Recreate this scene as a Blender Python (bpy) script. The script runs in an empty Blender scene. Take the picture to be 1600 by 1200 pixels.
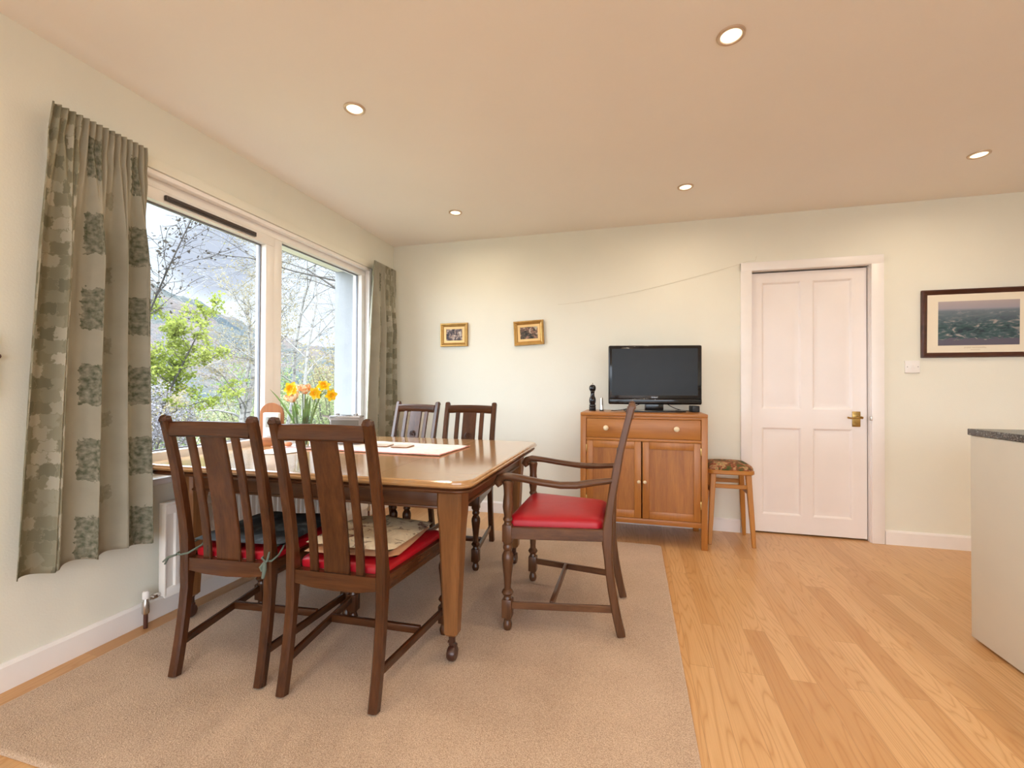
import bpy, bmesh, math, random
from math import sin, cos, pi, radians, sqrt
from mathutils import Vector, Matrix, noise

S = bpy.context.scene
COL = S.collection

# ------------------------------------------------------------------ camera
cam_data = bpy.data.cameras.new('camera')
cam = bpy.data.objects.new('camera', cam_data)
COL.objects.link(cam)
cam_data.sensor_fit = 'HORIZONTAL'
cam_data.sensor_width = 36.0
cam_data.lens = 36.0 * 697.45 / 1600.0
cam_data.clip_start = 0.05
cam_data.clip_end = 3000
_r = Vector((0.96543624, 0.26060382, 0.00430227))
_u = Vector((-0.00152047, -0.01087512, 0.99993971))
_f = Vector((-0.26063489, 0.96538458, 0.01010299))
cam.matrix_world = Matrix(((_r.x, _u.x, -_f.x, 2.15763), (_r.y, _u.y, -_f.y, -3.72813),
                           (_r.z, _u.z, -_f.z, 1.08039), (0, 0, 0, 1)))
S.camera = cam

# ------------------------------------------------------------------ exposure, sky, sun
S.view_settings.view_transform = 'Standard'
S.view_settings.look = 'None'
S.view_settings.gamma = 1.0
S.view_settings.use_curve_mapping = False
S.view_settings.exposure = -0.05
S.cycles.use_denoising = True
S.cycles.max_bounces = 14
S.cycles.diffuse_bounces = 8
S.cycles.glossy_bounces = 5
S.cycles.transmission_bounces = 8
S.cycles.transparent_max_bounces = 24
S.cycles.sample_clamp_indirect = 6.0
S.cycles.caustics_reflective = False
S.cycles.caustics_refractive = False

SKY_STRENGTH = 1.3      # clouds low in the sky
SKY_HIGH = 13.0           # unseen sky overhead and rearward, brightened to light the room
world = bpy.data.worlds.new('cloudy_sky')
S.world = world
world.use_nodes = True
wn, wl = world.node_tree.nodes, world.node_tree.links
wn.clear()


def wnode(t, **kw):
    n = wn.new(t)
    for k, v in kw.items():
        setattr(n, k, v)
    return n


def wmath(op, a, b=None, c=None, clamp=False):
    n = wn.new('ShaderNodeMath')
    n.operation = op
    n.use_clamp = clamp
    for i, v in enumerate((a, b, c)):
        if v is None:
            continue
        if isinstance(v, (int, float)):
            n.inputs[i].default_value = v
        else:
            wl.new(v, n.inputs[i])
    return n.outputs[0]


tc = wnode('ShaderNodeTexCoord')
sep = wnode('ShaderNodeSeparateXYZ')
wl.new(tc.outputs['Generated'], sep.inputs[0])
zz = wmath('MAXIMUM', sep.outputs[2], 0.0)
den = wmath('ADD', zz, 0.35)
cmb = wnode('ShaderNodeCombineXYZ')
wl.new(wmath('DIVIDE', sep.outputs[0], den), cmb.inputs[0])
wl.new(wmath('DIVIDE', sep.outputs[1], den), cmb.inputs[1])
cn = wnode('ShaderNodeTexNoise')
cn.inputs['Scale'].default_value = 3.2
cn.inputs['Detail'].default_value = 6
cn.inputs['Roughness'].default_value = 0.55
wl.new(cmb.outputs[0], cn.inputs['Vector'])
dp = wnode('ShaderNodeVectorMath', operation='DOT_PRODUCT')
nrm = wnode('ShaderNodeVectorMath', operation='NORMALIZE')
wl.new(tc.outputs['Generated'], nrm.inputs[0])
wl.new(nrm.outputs[0], dp.inputs[0])
_bd = Vector((-0.904, 0.791, 0.285)).normalized()      # a darker bank of cloud over the valley
dp.inputs[1].default_value = _bd
bank = wmath('MULTIPLY', wmath('SUBTRACT', dp.outputs['Value'], 0.9964, clamp=False), 330.0, clamp=True)
dark = wmath('ADD', wmath('MULTIPLY', cn.outputs['Fac'], 0.55), wmath('MULTIPLY', bank, 0.62))
ramp = wnode('ShaderNodeValToRGB')
ramp.color_ramp.elements[0].position = 0.36
ramp.color_ramp.elements[0].color = (0.87, 0.975, 1.10, 1)
ramp.color_ramp.elements[1].position = 0.78
ramp.color_ramp.elements[1].color = (0.56, 0.62, 0.75, 1)
wl.new(dark, ramp.inputs[0])
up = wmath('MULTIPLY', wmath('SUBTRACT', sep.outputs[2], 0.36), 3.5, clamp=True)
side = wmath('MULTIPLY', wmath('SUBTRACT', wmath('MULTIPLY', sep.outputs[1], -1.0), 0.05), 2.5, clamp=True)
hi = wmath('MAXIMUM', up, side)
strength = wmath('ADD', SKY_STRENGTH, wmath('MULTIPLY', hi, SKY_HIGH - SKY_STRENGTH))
rear = wmath('MULTIPLY', wmath('MULTIPLY', sep.outputs[1], -1.0), wmath('MULTIPLY', wmath('ADD', sep.outputs[0], 0.35), 4.0, clamp=True), clamp=True)   # dims the unseen rear sky to hold back fill light
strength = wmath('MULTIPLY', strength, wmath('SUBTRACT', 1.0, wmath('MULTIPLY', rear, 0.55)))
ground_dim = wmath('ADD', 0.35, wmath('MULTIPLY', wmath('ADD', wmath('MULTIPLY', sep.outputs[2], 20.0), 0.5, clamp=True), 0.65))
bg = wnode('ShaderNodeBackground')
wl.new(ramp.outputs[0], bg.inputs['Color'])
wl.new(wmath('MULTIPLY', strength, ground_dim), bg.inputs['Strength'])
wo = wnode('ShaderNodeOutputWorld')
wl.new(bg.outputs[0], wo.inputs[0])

sun_data = bpy.data.lights.new('sun', 'SUN')
sun_data.energy = 4.5
sun_data.angle = radians(3)
sun_data.color = (1.0, 0.95, 0.86)
sun = bpy.data.objects.new('sun', sun_data)
COL.objects.link(sun)
sun.location = (40, 4, 40)
sun.rotation_euler = Vector((-0.74, -0.14, -0.66)).to_track_quat('-Z', 'Y').to_euler()

LAMP_POWER = 4.6        # watts of each recessed ceiling lamp
LAMP_COLOR = (1.0, 0.82, 0.62)

# ------------------------------------------------------------------ material helpers


def mat(name):
    m = bpy.data.materials.new(name)
    m.use_nodes = True
    nt = m.node_tree
    b = nt.nodes['Principled BSDF']
    return m, nt, b


def N(nt, t, **kw):
    n = nt.nodes.new(t)
    for k, v in kw.items():
        if k in n.inputs.keys():
            if hasattr(v, 'is_linked') or hasattr(v, 'links'):
                nt.links.new(v, n.inputs[k])
            else:
                n.inputs[k].default_value = v
        else:
            setattr(n, k, v)
    return n


def lk(nt, a, b):
    nt.links.new(a, b)


def M(nt, op, a, b=None, clamp=False):
    n = nt.nodes.new('ShaderNodeMath')
    n.operation = op
    n.use_clamp = clamp
    for i, v in enumerate((a, b)):
        if v is None:
            continue
        if isinstance(v, (int, float)):
            n.inputs[i].default_value = v
        else:
            nt.links.new(v, n.inputs[i])
    return n.outputs[0]


def mix(nt, fac, a, b, blend='MIX'):
    n = nt.nodes.new('ShaderNodeMix')
    n.data_type = 'RGBA'
    n.blend_type = blend
    for sock, v in ((n.inputs[0], fac), (n.inputs[6], a), (n.inputs[7], b)):
        if isinstance(v, (int, float)):
            sock.default_value = v
        elif isinstance(v, tuple):
            sock.default_value = v if len(v) == 4 else (*v, 1)
        else:
            nt.links.new(v, sock)
    return n.outputs[2]


def rampn(nt, fac, stops):
    n = nt.nodes.new('ShaderNodeValToRGB')
    e = n.color_ramp.elements
    while len(e) < len(stops):
        e.new(0.5)
    for el, (p, c) in zip(e, stops):
        el.position = p
        el.color = (*c, 1)
    nt.links.new(fac, n.inputs[0])
    return n.outputs[0]


def objco(nt, scale=(1, 1, 1), rot=(0, 0, 0), loc=(0, 0, 0), src='Object'):
    t = nt.nodes.new('ShaderNodeTexCoord')
    mp = nt.nodes.new('ShaderNodeMapping')
    mp.inputs['Scale'].default_value = scale
    mp.inputs['Rotation'].default_value = rot
    mp.inputs['Location'].default_value = loc
    nt.links.new(t.outputs[src], mp.inputs['Vector'])
    return mp.outputs[0]


def bump(nt, b, h, strength=0.2, dist=0.01):
    n = nt.nodes.new('ShaderNodeBump')
    n.inputs['Strength'].default_value = strength
    n.inputs['Distance'].default_value = dist
    nt.links.new(h, n.inputs['Height'])
    nt.links.new(n.outputs[0], b.inputs['Normal'])


def plain(name, c, rough=0.5, metal=0.0, var=0.06, scale=12.0, bumpy=0.0, bscale=60.0):
    m, nt, b = mat(name)
    co = objco(nt)
    n = N(nt, 'ShaderNodeTexNoise', Scale=scale, Detail=4.0, Vector=co)
    c0 = tuple(max(0, x * (1 - var)) for x in c)
    c1 = tuple(min(1, x * (1 + var)) for x in c)
    lk(nt, rampn(nt, n.outputs['Fac'], [(0.3, c0), (0.7, c1)]), b.inputs['Base Color'])
    b.inputs['Roughness'].default_value = rough
    b.inputs['Metallic'].default_value = metal
    if bumpy:
        n2 = N(nt, 'ShaderNodeTexNoise', Scale=bscale, Detail=5.0, Vector=co)
        bump(nt, b, n2.outputs['Fac'], bumpy, 0.005)
    return m


def wood(name, dark, light, axis='z', rough=0.32, freq=1.0, contrast=1.0):
    m, nt, b = mat(name)
    long_, cross = 1.3 * freq, 16.0 * freq
    sc = {'x': (long_, cross, cross), 'y': (cross, long_, cross), 'z': (cross, cross, long_)}[axis]
    info = nt.nodes.new('ShaderNodeObjectInfo')
    co = objco(nt, sc)
    off = N(nt, 'ShaderNodeVectorMath', operation='ADD')
    lk(nt, co, off.inputs[0])
    lk(nt, M(nt, 'MULTIPLY', info.outputs['Random'], 17.0), off.inputs[1])
    big = N(nt, 'ShaderNodeTexNoise', Scale=0.9, Detail=5.0, Roughness=0.6, Distortion=0.8, Vector=off.outputs[0])
    fine = N(nt, 'ShaderNodeTexNoise', Scale=5.5, Detail=4.0, Roughness=0.7, Vector=off.outputs[0])
    f = M(nt, 'ADD', M(nt, 'MULTIPLY', big.outputs['Fac'], 0.62), M(nt, 'MULTIPLY', fine.outputs['Fac'], 0.38))
    lo, hi = 0.5 - 0.16 / contrast, 0.5 + 0.16 / contrast
    lk(nt, rampn(nt, f, [(lo, dark), (hi, light)]), b.inputs['Base Color'])
    b.inputs['Roughness'].default_value = rough
    b.inputs['Specular IOR Level'].default_value = 0.45
    bump(nt, b, fine.outputs['Fac'], 0.06, 0.003)
    return m


def trio(name, dark, light, **kw):
    return {a: wood(name + '_grain_' + a, dark, light, a, **kw) for a in 'xyz'}


MAT = {}
DARKOAK = trio('dark_oak', (0.028, 0.0078, 0.0028), (0.104, 0.035, 0.0115), rough=0.25)
MIDOAK = trio('mid_oak', (0.060, 0.022, 0.009), (0.165, 0.072, 0.031), rough=0.30)
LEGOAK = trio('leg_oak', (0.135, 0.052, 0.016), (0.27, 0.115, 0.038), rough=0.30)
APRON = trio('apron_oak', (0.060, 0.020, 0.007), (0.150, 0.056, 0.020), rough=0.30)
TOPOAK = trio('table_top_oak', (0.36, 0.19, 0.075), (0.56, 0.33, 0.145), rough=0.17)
for _m in TOPOAK.values():
    _b = _m.node_tree.nodes['Principled BSDF']
    _b.inputs['Coat Weight'].default_value = 0.7
    _b.inputs['Coat Roughness'].default_value = 0.10
HONEY = trio('honey_oak', (0.29, 0.100, 0.018), (0.47, 0.188, 0.040), rough=0.33, contrast=0.8)
HONEYPANEL = trio('figured_oak_panel', (0.26, 0.088, 0.016), (0.44, 0.175, 0.037), rough=0.35, freq=1.8)
STOOLWOOD = trio('beech', (0.38, 0.150, 0.024), (0.54, 0.24, 0.048), rough=0.36, contrast=0.7)
ARCHWOOD = trio('teak', (0.26, 0.088, 0.030), (0.40, 0.155, 0.055), rough=0.4)
FRAMEWOOD = trio('mahogany_frame', (0.035, 0.010, 0.006), (0.10, 0.032, 0.018), rough=0.35)

MAT['wall'] = plain('painted_wall', (0.775, 0.768, 0.675), 0.75, var=0.015, scale=3.0, bumpy=0.12, bscale=130)
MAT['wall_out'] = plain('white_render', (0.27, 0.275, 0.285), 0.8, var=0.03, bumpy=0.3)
MAT['ceiling'] = plain('ceiling_paint', (0.83, 0.79, 0.74), 0.85, var=0.012, scale=2.0, bumpy=0.08, bscale=70)
MAT['gloss_white'] = plain('white_gloss_paint', (0.85, 0.82, 0.80), 0.33, var=0.012)
MAT['door_white'] = plain('door_paint', (0.84, 0.79, 0.77), 0.36, var=0.015, scale=5)
MAT['upvc'] = plain('window_frame_white', (0.84, 0.82, 0.79), 0.35, var=0.01)
MAT['gasket'] = plain('grey_gasket', (0.16, 0.16, 0.18), 0.6)
MAT['vent'] = plain('brown_vent', (0.045, 0.030, 0.026), 0.5)
MAT['radiator'] = plain('radiator_enamel', (0.83, 0.80, 0.76), 0.35, var=0.01)
MAT['brass'] = plain('aged_brass', (0.42, 0.27, 0.09), 0.32, 1.0, var=0.2, scale=40)
MAT['copper'] = plain('dark_pipe', (0.12, 0.05, 0.035), 0.4, 0.5)
MAT['steel'] = plain('steel', (0.62, 0.60, 0.57), 0.25, 1.0)
MAT['plastic_white'] = plain('white_plastic', (0.82, 0.80, 0.78), 0.4, var=0.01)
MAT['screw'] = plain('dull_screw', (0.25, 0.24, 0.22), 0.4, 0.8)
MAT['black_gloss'] = plain('black_gloss', (0.008, 0.007, 0.008), 0.10, var=0.1)
MAT['screen'] = plain('matt_screen', (0.010, 0.010, 0.010), 0.30, var=0.1)
MAT['black_matt'] = plain('black_matt', (0.012, 0.012, 0.013), 0.5)
MAT['silver'] = plain('silver_plastic', (0.46, 0.45, 0.45), 0.25, 0.7)
MAT['logo'] = plain('silver_lettering', (0.85, 0.85, 0.86), 0.25, 0.4)
MAT['cream_knob'] = plain('cream_knob', (0.74, 0.62, 0.42), 0.4, var=0.1, scale=60)
MAT['red_vinyl'] = plain('red_seat_cloth', (0.44, 0.004, 0.014), 0.42, var=0.06, scale=9, bumpy=0.25, bscale=18)
MAT['lace_edge'] = plain('pink_edging', (0.72, 0.33, 0.30), 0.8)
MAT['paper'] = plain('white_paper', (0.83, 0.82, 0.80), 0.7, var=0.01)
MAT['orange'] = plain('terracotta', (0.62, 0.22, 0.09), 0.5)
MAT['coaster'] = plain('coaster_top', (0.74, 0.66, 0.56), 0.3, var=0.2, scale=40)
MAT['coaster_edge'] = plain('coaster_edge', (0.36, 0.16, 0.07), 0.5)
MAT['grille'] = plain('grey_grille', (0.13, 0.115, 0.095), 0.55)
MAT['lilac'] = plain('grey_lilac_plastic', (0.30, 0.27, 0.26), 0.45)
MAT['lcd'] = plain('grey_display', (0.33, 0.33, 0.30), 0.25)
MAT['digit'] = plain('display_digit', (0.10, 0.10, 0.10), 0.4)
MAT['gold'] = plain('gilt', (0.48, 0.28, 0.085), 0.36, 0.75, var=0.15, scale=30)
MAT['gilt_mount'] = plain('gilt_mount', (0.78, 0.52, 0.22), 0.45, 0.25, var=0.06)
MAT['mount'] = plain('cream_mount', (0.80, 0.73, 0.59), 0.7, var=0.01)
MAT['ink'] = plain('faint_ink', (0.42, 0.32, 0.18), 0.7)
MAT['string'] = plain('thin_string', (0.52, 0.46, 0.34), 0.7)
MAT['navy'] = None
MAT['green_tie'] = plain('grey_green_tie', (0.13, 0.17, 0.14), 0.8)
MAT['unit'] = plain('sage_white_panel', (0.77, 0.785, 0.735), 0.55, var=0.02, scale=4)
MAT['unit_gap'] = plain('dark_plinth', (0.20, 0.14, 0.09), 0.6)
MAT['stem'] = plain('flower_stem', (0.13, 0.22, 0.055), 0.5)
MAT['leaf'] = plain('tulip_leaf', (0.15, 0.27, 0.07), 0.45, var=0.25, scale=30)
MAT['daffodil'] = plain('daffodil_yellow', (0.92, 0.70, 0.015), 0.5, var=0.08, scale=50)
MAT['trumpet'] = plain('daffodil_trumpet', (0.90, 0.50, 0.010), 0.5, var=0.1)
MAT['rubber'] = plain('brown_castor', (0.055, 0.020, 0.012), 0.3)
MAT['lens'] = None
MAT['chrome_ring'] = plain('brushed_ring', (0.60, 0.46, 0.34), 0.35, 0.5)


def emission(name, c, s):
    m = bpy.data.materials.new(name)
    m.use_nodes = True
    nt = m.node_tree
    nt.nodes.clear()
    e = nt.nodes.new('ShaderNodeEmission')
    e.inputs[0].default_value = (*c, 1)
    e.inputs[1].default_value = s
    o = nt.nodes.new('ShaderNodeOutputMaterial')
    nt.links.new(e.outputs[0], o.inputs[0])
    return m


MAT['screen'].node_tree.nodes['Principled BSDF'].inputs['Specular IOR Level'].default_value = 0.28
MAT['lens'] = emission('lit_lamp_lens', (1.0, 0.86, 0.58), 2.6)


def pane_glass(name):
    m = bpy.data.materials.new(name)
    m.use_nodes = True
    nt = m.node_tree
    nt.nodes.clear()
    t = nt.nodes.new('ShaderNodeBsdfTransparent')
    t.inputs[0].default_value = (0.97, 0.98, 0.98, 1)
    g = nt.nodes.new('ShaderNodeBsdfGlossy')
    g.inputs['Roughness'].default_value = 0.02
    lw = nt.nodes.new('ShaderNodeFresnel')
    lw.inputs['IOR'].default_value = 1.45
    mx = nt.nodes.new('ShaderNodeMixShader')
    o = nt.nodes.new('ShaderNodeOutputMaterial')
    ge = nt.nodes.new('ShaderNodeNewGeometry')
    front = M(nt, 'SUBTRACT', 1.0, ge.outputs['Backfacing'])
    nt.links.new(M(nt, 'MULTIPLY', lw.outputs[0], front), mx.inputs[0])
    nt.links.new(t.outputs[0], mx.inputs[1])
    nt.links.new(g.outputs[0], mx.inputs[2])
    nt.links.new(mx.outputs[0], o.inputs[0])
    return m


MAT['pane'] = pane_glass('window_glass')


def make_floor_mat():
    m, nt, b = mat('oak_laminate')
    co = objco(nt, (1, 1, 1), (0, 0, radians(90)))
    br = N(nt, 'ShaderNodeTexBrick', offset=0.37, offset_frequency=2, squash=1.0)
    br.inputs['Scale'].default_value = 1.0
    br.inputs['Color1'].default_value = (0, 0, 0, 1)
    br.inputs['Color2'].default_value = (1, 1, 1, 1)
    br.inputs['Mortar'].default_value = (0.5, 0.5, 0.5, 1)
    br.inputs['Mortar Size'].default_value = 0.0009
    br.inputs['Mortar Smooth'].default_value = 0.2
    br.inputs['Bias'].default_value = 0.0
    br.inputs['Brick Width'].default_value = 0.92
    br.inputs['Row Height'].default_value = 0.088
    lk(nt, co, br.inputs['Vector'])
    rnd = N(nt, 'ShaderNodeSeparateColor')
    lk(nt, br.outputs['Color'], rnd.inputs[0])
    val = rnd.outputs[0]
    g = objco(nt, (10.0, 0.85, 1))
    # broad flat-sawn figure, different in every strip
    fig = N(nt, 'ShaderNodeTexNoise', noise_dimensions='4D', Scale=1.0, Detail=1.5, Distortion=0.25, Vector=g)
    lk(nt, M(nt, 'MULTIPLY', val, 37.0), fig.inputs['W'])
    rings = M(nt, 'FRACT', M(nt, 'MULTIPLY', fig.outputs['Fac'], 20.0))
    rings = M(nt, 'ABSOLUTE', M(nt, 'SUBTRACT', M(nt, 'MULTIPLY', rings, 2.0), 1.0))
    g2 = objco(nt, (210, 4, 1))
    fine = N(nt, 'ShaderNodeTexNoise', Scale=1.0, Detail=4.0, Roughness=0.65, Vector=g2)
    base = rampn(nt, val, [(0.0, (0.59, 0.32, 0.128)), (0.3, (0.70, 0.41, 0.180)), (0.65, (0.79, 0.50, 0.245)), (1.0, (0.65, 0.37, 0.157))])
    c = mix(nt, M(nt, 'MULTIPLY', M(nt, 'POWER', rings, 4.0), 0.52), base, (0.45, 0.19, 0.045))
    c = mix(nt, M(nt, 'MULTIPLY', fine.outputs['Fac'], 0.55), c, (0.38, 0.185, 0.06))
    c = mix(nt, M(nt, 'MULTIPLY', br.outputs['Fac'], 0.45), c, (0.22, 0.10, 0.03))
    lk(nt, c, b.inputs['Base Color'])
    b.inputs['Roughness'].default_value = 0.30
    bump(nt, b, M(nt, 'SUBTRACT', 1.0, br.outputs['Fac']), 0.15, 0.002)
    return m


MAT['floor'] = make_floor_mat()


def make_carpet_mat():
    m, nt, b = mat('twist_pile_carpet')
    co = objco(nt)
    n = N(nt, 'ShaderNodeTexNoise', Scale=330.0, Detail=2.0, Vector=co)
    v = N(nt, 'ShaderNodeTexVoronoi', Scale=230.0, Vector=co)
    big = N(nt, 'ShaderNodeTexNoise', Scale=3.5, Detail=3.0, Vector=co)
    f = M(nt, 'ADD', M(nt, 'MULTIPLY', n.outputs['Fac'], 0.8), M(nt, 'MULTIPLY', big.outputs['Fac'], 0.2))
    lk(nt, rampn(nt, f, [(0.32, (0.31, 0.205, 0.135)), (0.5, (0.53, 0.385, 0.27)), (0.68, (0.70, 0.535, 0.395))]), b.inputs['Base Color'])
    b.inputs['Roughness'].default_value = 0.95
    b.inputs['Specular IOR Level'].default_value = 0.1
    b.inputs['Sheen Weight'].default_value = 0.25
    bump(nt, b, M(nt, 'ADD', v.outputs['Distance'], n.outputs['Fac']), 0.45, 0.003)
    return m


MAT['carpet'] = make_carpet_mat()


def make_curtain_mat():
    """printed cotton: sage-grey cloth with columns of small squares and rough darker blocks (UV in metres)"""
    m, nt, b = mat('printed_curtain_cloth')
    uv = nt.nodes.new('ShaderNodeTexCoord').outputs['UV']
    nz = N(nt, 'ShaderNodeTexNoise', Scale=55.0, Detail=4.0, Vector=uv)
    nz2 = N(nt, 'ShaderNodeTexNoise', Scale=9.0, Detail=3.0, Vector=uv)
    wob = N(nt, 'ShaderNodeVectorMath', operation='MULTIPLY_ADD')
    lk(nt, nz.outputs['Color'], wob.inputs[0])
    wob.inputs[1].default_value = (0.045, 0.045, 0)
    lk(nt, uv, wob.inputs[2])
    sp = N(nt, 'ShaderNodeSeparateXYZ')
    lk(nt, wob.outputs[0], sp.inputs[0])
    u, v = sp.outputs[0], sp.outputs[1]
    per = 1.20                                            # repeat across the cloth
    uu = M(nt, 'FRACT', M(nt, 'DIVIDE', u, per))

    def band(x, lo, hi):
        return M(nt, 'MULTIPLY', M(nt, 'GREATER_THAN', x, lo), M(nt, 'LESS_THAN', x, hi))
    squares = band(uu, 0.0, 0.30)
    ck = N(nt, 'ShaderNodeTexBrick', offset=0.5, offset_frequency=2)
    ck.inputs['Scale'].default_value = 1.0
    ck.inputs['Color1'].default_value = (0, 0, 0, 1)
    ck.inputs['Color2'].default_value = (1, 1, 1, 1)
    ck.inputs['Mortar'].default_value = (0.55, 0.55, 0.55, 1)
    ck.inputs['Mortar Size'].default_value = 0.0015
    ck.inputs['Brick Width'].default_value = 0.05
    ck.inputs['Row Height'].default_value = 0.046
    lk(nt, wob.outputs[0], ck.inputs['Vector'])
    ckv = N(nt, 'ShaderNodeSeparateColor')
    lk(nt, ck.outputs['Color'], ckv.inputs[0])
    # rough blocks down the middle of each repeat
    vv = M(nt, 'FRACT', M(nt, 'DIVIDE', v, 0.30))
    block = M(nt, 'MULTIPLY', M(nt, 'ADD', band(uu, 0.385, 0.495), band(uu, 0.79, 0.88)), band(vv, 0.08, 0.62))
    vv2 = M(nt, 'FRACT', M(nt, 'ADD', M(nt, 'DIVIDE', v, 0.30), 0.35))
    small = M(nt, 'MULTIPLY', band(uu, 0.56, 0.63), band(vv2, 0.12, 0.34))
    base = mix(nt, nz2.outputs['Fac'], (0.34, 0.32, 0.25), (0.47, 0.445, 0.36))
    c = mix(nt, M(nt, 'MULTIPLY', squares, 0.85), base, rampn(nt, ckv.outputs[0], [(0.0, (0.19, 0.185, 0.125)), (0.5, (0.30, 0.285, 0.20)), (1.0, (0.56, 0.53, 0.43))]))
    c = mix(nt, M(nt, 'MULTIPLY', block, M(nt, 'MULTIPLY', M(nt, 'SUBTRACT', nz.outputs['Fac'], 0.22), 2.2, clamp=True), clamp=True), c, (0.115, 0.125, 0.082))
    c = mix(nt, M(nt, 'MULTIPLY', small, M(nt, 'MULTIPLY', nz.outputs['Fac'], 0.9)), c, (0.20, 0.20, 0.14))
    nt.nodes.remove(b)
    d = N(nt, 'ShaderNodeBsdfDiffuse')
    t = N(nt, 'ShaderNodeBsdfTranslucent')
    lk(nt, c, d.inputs[0])
    lk(nt, c, t.inputs[0])
    bp = nt.nodes.new('ShaderNodeBump')
    bp.inputs['Strength'].default_value = 0.25
    bp.inputs['Distance'].default_value = 0.004
    lk(nt, nz.outputs['Fac'], bp.inputs['Height'])
    lk(nt, bp.outputs[0], d.inputs['Normal'])
    mx = N(nt, 'ShaderNodeMixShader')
    mx.inputs[0].default_value = 0.22
    lk(nt, d.outputs[0], mx.inputs[1])
    lk(nt, t.outputs[0], mx.inputs[2])
    lk(nt, mx.outputs[0], nt.nodes['Material Output'].inputs[0])
    return m


MAT['curtain'] = make_curtain_mat()


def blotch(name, stops, scale, rough=0.8, detail=4.0, distortion=0.6, src='Object', sc=(1, 1, 1), loc=(0, 0, 0), bumpy=0.0):
    m, nt, b = mat(name)
    co = objco(nt, sc, (0, 0, 0), loc, src)
    n = N(nt, 'ShaderNodeTexNoise', Scale=scale, Detail=detail, Roughness=0.62, Distortion=distortion, Vector=co)
    lk(nt, rampn(nt, n.outputs['Fac'], stops), b.inputs['Base Color'])
    b.inputs['Roughness'].default_value = rough
    if bumpy:
        bump(nt, b, n.outputs['Fac'], bumpy, 0.006)
    return m


MAT['navy'] = blotch('navy_check_cloth', [(0.35, (0.008, 0.011, 0.016)), (0.55, (0.022, 0.032, 0.042)), (0.72, (0.11, 0.14, 0.17))], 14, 0.6)
MAT['embroidered'] = blotch('embroidered_cream', [(0.36, (0.15, 0.06, 0.045)), (0.42, (0.62, 0.50, 0.34)), (0.60, (0.72, 0.62, 0.44)), (0.68, (0.20, 0.13, 0.09)), (0.74, (0.68, 0.56, 0.38))], 17, 0.85, bumpy=0.3)
MAT['peach'] = plain('peach_lining', (0.66, 0.38, 0.22), 0.8, var=0.1, bumpy=0.2)
MAT['tapestry'] = blotch('tapestry', [(0.30, (0.025, 0.045, 0.012)), (0.44, (0.075, 0.095, 0.022)), (0.52, (0.26, 0.06, 0.03)), (0.60, (0.50, 0.34, 0.16)), (0.66, (0.09, 0.10, 0.03)), (0.8, (0.35, 0.28, 0.12))], 16, 0.9, bumpy=0.4)
MAT['runner'] = blotch('woven_runner', [(0.35, (0.74, 0.62, 0.57)), (0.48, (0.85, 0.82, 0.80)), (0.65, (0.88, 0.87, 0.86))], 30, 0.85, sc=(1, 4, 1), bumpy=0.4)
MAT['granite'] = blotch('speckled_granite', [(0.40, (0.012, 0.014, 0.015)), (0.55, (0.055, 0.062, 0.065)), (0.66, (0.32, 0.34, 0.34))], 160, 0.25, detail=3)
MAT['tulip'] = blotch('tulip_petal', [(0.38, (0.80, 0.22, 0.055)), (0.47, (0.86, 0.56, 0.28)), (0.58, (0.90, 0.82, 0.66))], 45, 0.5, sc=(1, 1, 0.35))
MAT['painting_a'] = blotch('small_oil_painting', [(0.36, (0.02, 0.02, 0.03)), (0.47, (0.11, 0.09, 0.10)), (0.55, (0.34, 0.24, 0.20)), (0.62, (0.68, 0.60, 0.52)), (0.74, (0.20, 0.22, 0.20))], 26, 0.6)
MAT['painting_b'] = blotch('small_oil_painting_dark', [(0.34, (0.012, 0.010, 0.010)), (0.46, (0.08, 0.06, 0.04)), (0.54, (0.26, 0.12, 0.08)), (0.62, (0.55, 0.50, 0.40)), (0.74, (0.17, 0.18, 0.10))], 26, 0.6, loc=(3, 5, 2))


def make_aerial_mat():
    m, nt, b = mat('aerial_photograph')
    t = nt.nodes.new('ShaderNodeTexCoord')
    sp = N(nt, 'ShaderNodeSeparateXYZ')
    lk(nt, t.outputs['Object'], sp.inputs[0])
    h = M(nt, 'ADD', M(nt, 'MULTIPLY', sp.outputs[2], 1 / 0.30), 0.5)
    co = objco(nt, (1, 1, 2.6))
    n = N(nt, 'ShaderNodeTexNoise', Scale=16.0, Detail=5.0, Distortion=1.2, Vector=co)
    land = rampn(nt, n.outputs['Fac'], [(0.34, (0.018, 0.035, 0.055)), (0.48, (0.035, 0.085, 0.095)), (0.58, (0.085, 0.12, 0.14)), (0.68, (0.36, 0.33, 0.32)), (0.8, (0.10, 0.15, 0.15))])
    near = mix(nt, M(nt, 'LESS_THAN', M(nt, 'ADD', h, M(nt, 'MULTIPLY', n.outputs['Fac'], 0.25)), 0.27), land, (0.10, 0.095, 0.135))
    far = mix(nt, M(nt, 'MULTIPLY', M(nt, 'SUBTRACT', h, 0.45), 2.4, clamp=True), near, (0.16, 0.20, 0.25))
    sky = rampn(nt, h, [(0.78, (0.30, 0.30, 0.36)), (1.0, (0.42, 0.36, 0.37))])
    fac = M(nt, 'MULTIPLY', M(nt, 'SUBTRACT', h, 0.78), 18.0, clamp=True)
    lk(nt, mix(nt, fac, far, sky), b.inputs['Base Color'])
    b.inputs['Roughness'].default_value = 0.25
    return m


MAT['aerial'] = make_aerial_mat()


def make_glass(name, c=(0.90, 0.96, 0.93), rough=0.02):
    m, nt, b = mat(name)
    b.inputs['Base Color'].default_value = (*c, 1)
    b.inputs['Transmission Weight'].default_value = 1.0
    b.inputs['Roughness'].default_value = rough
    b.inputs['IOR'].default_value = 1.45
    return m


MAT['vase_glass'] = make_glass('clear_vase_glass')
MAT['water'] = make_glass('flower_water', (0.86, 0.84, 0.35))


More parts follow.
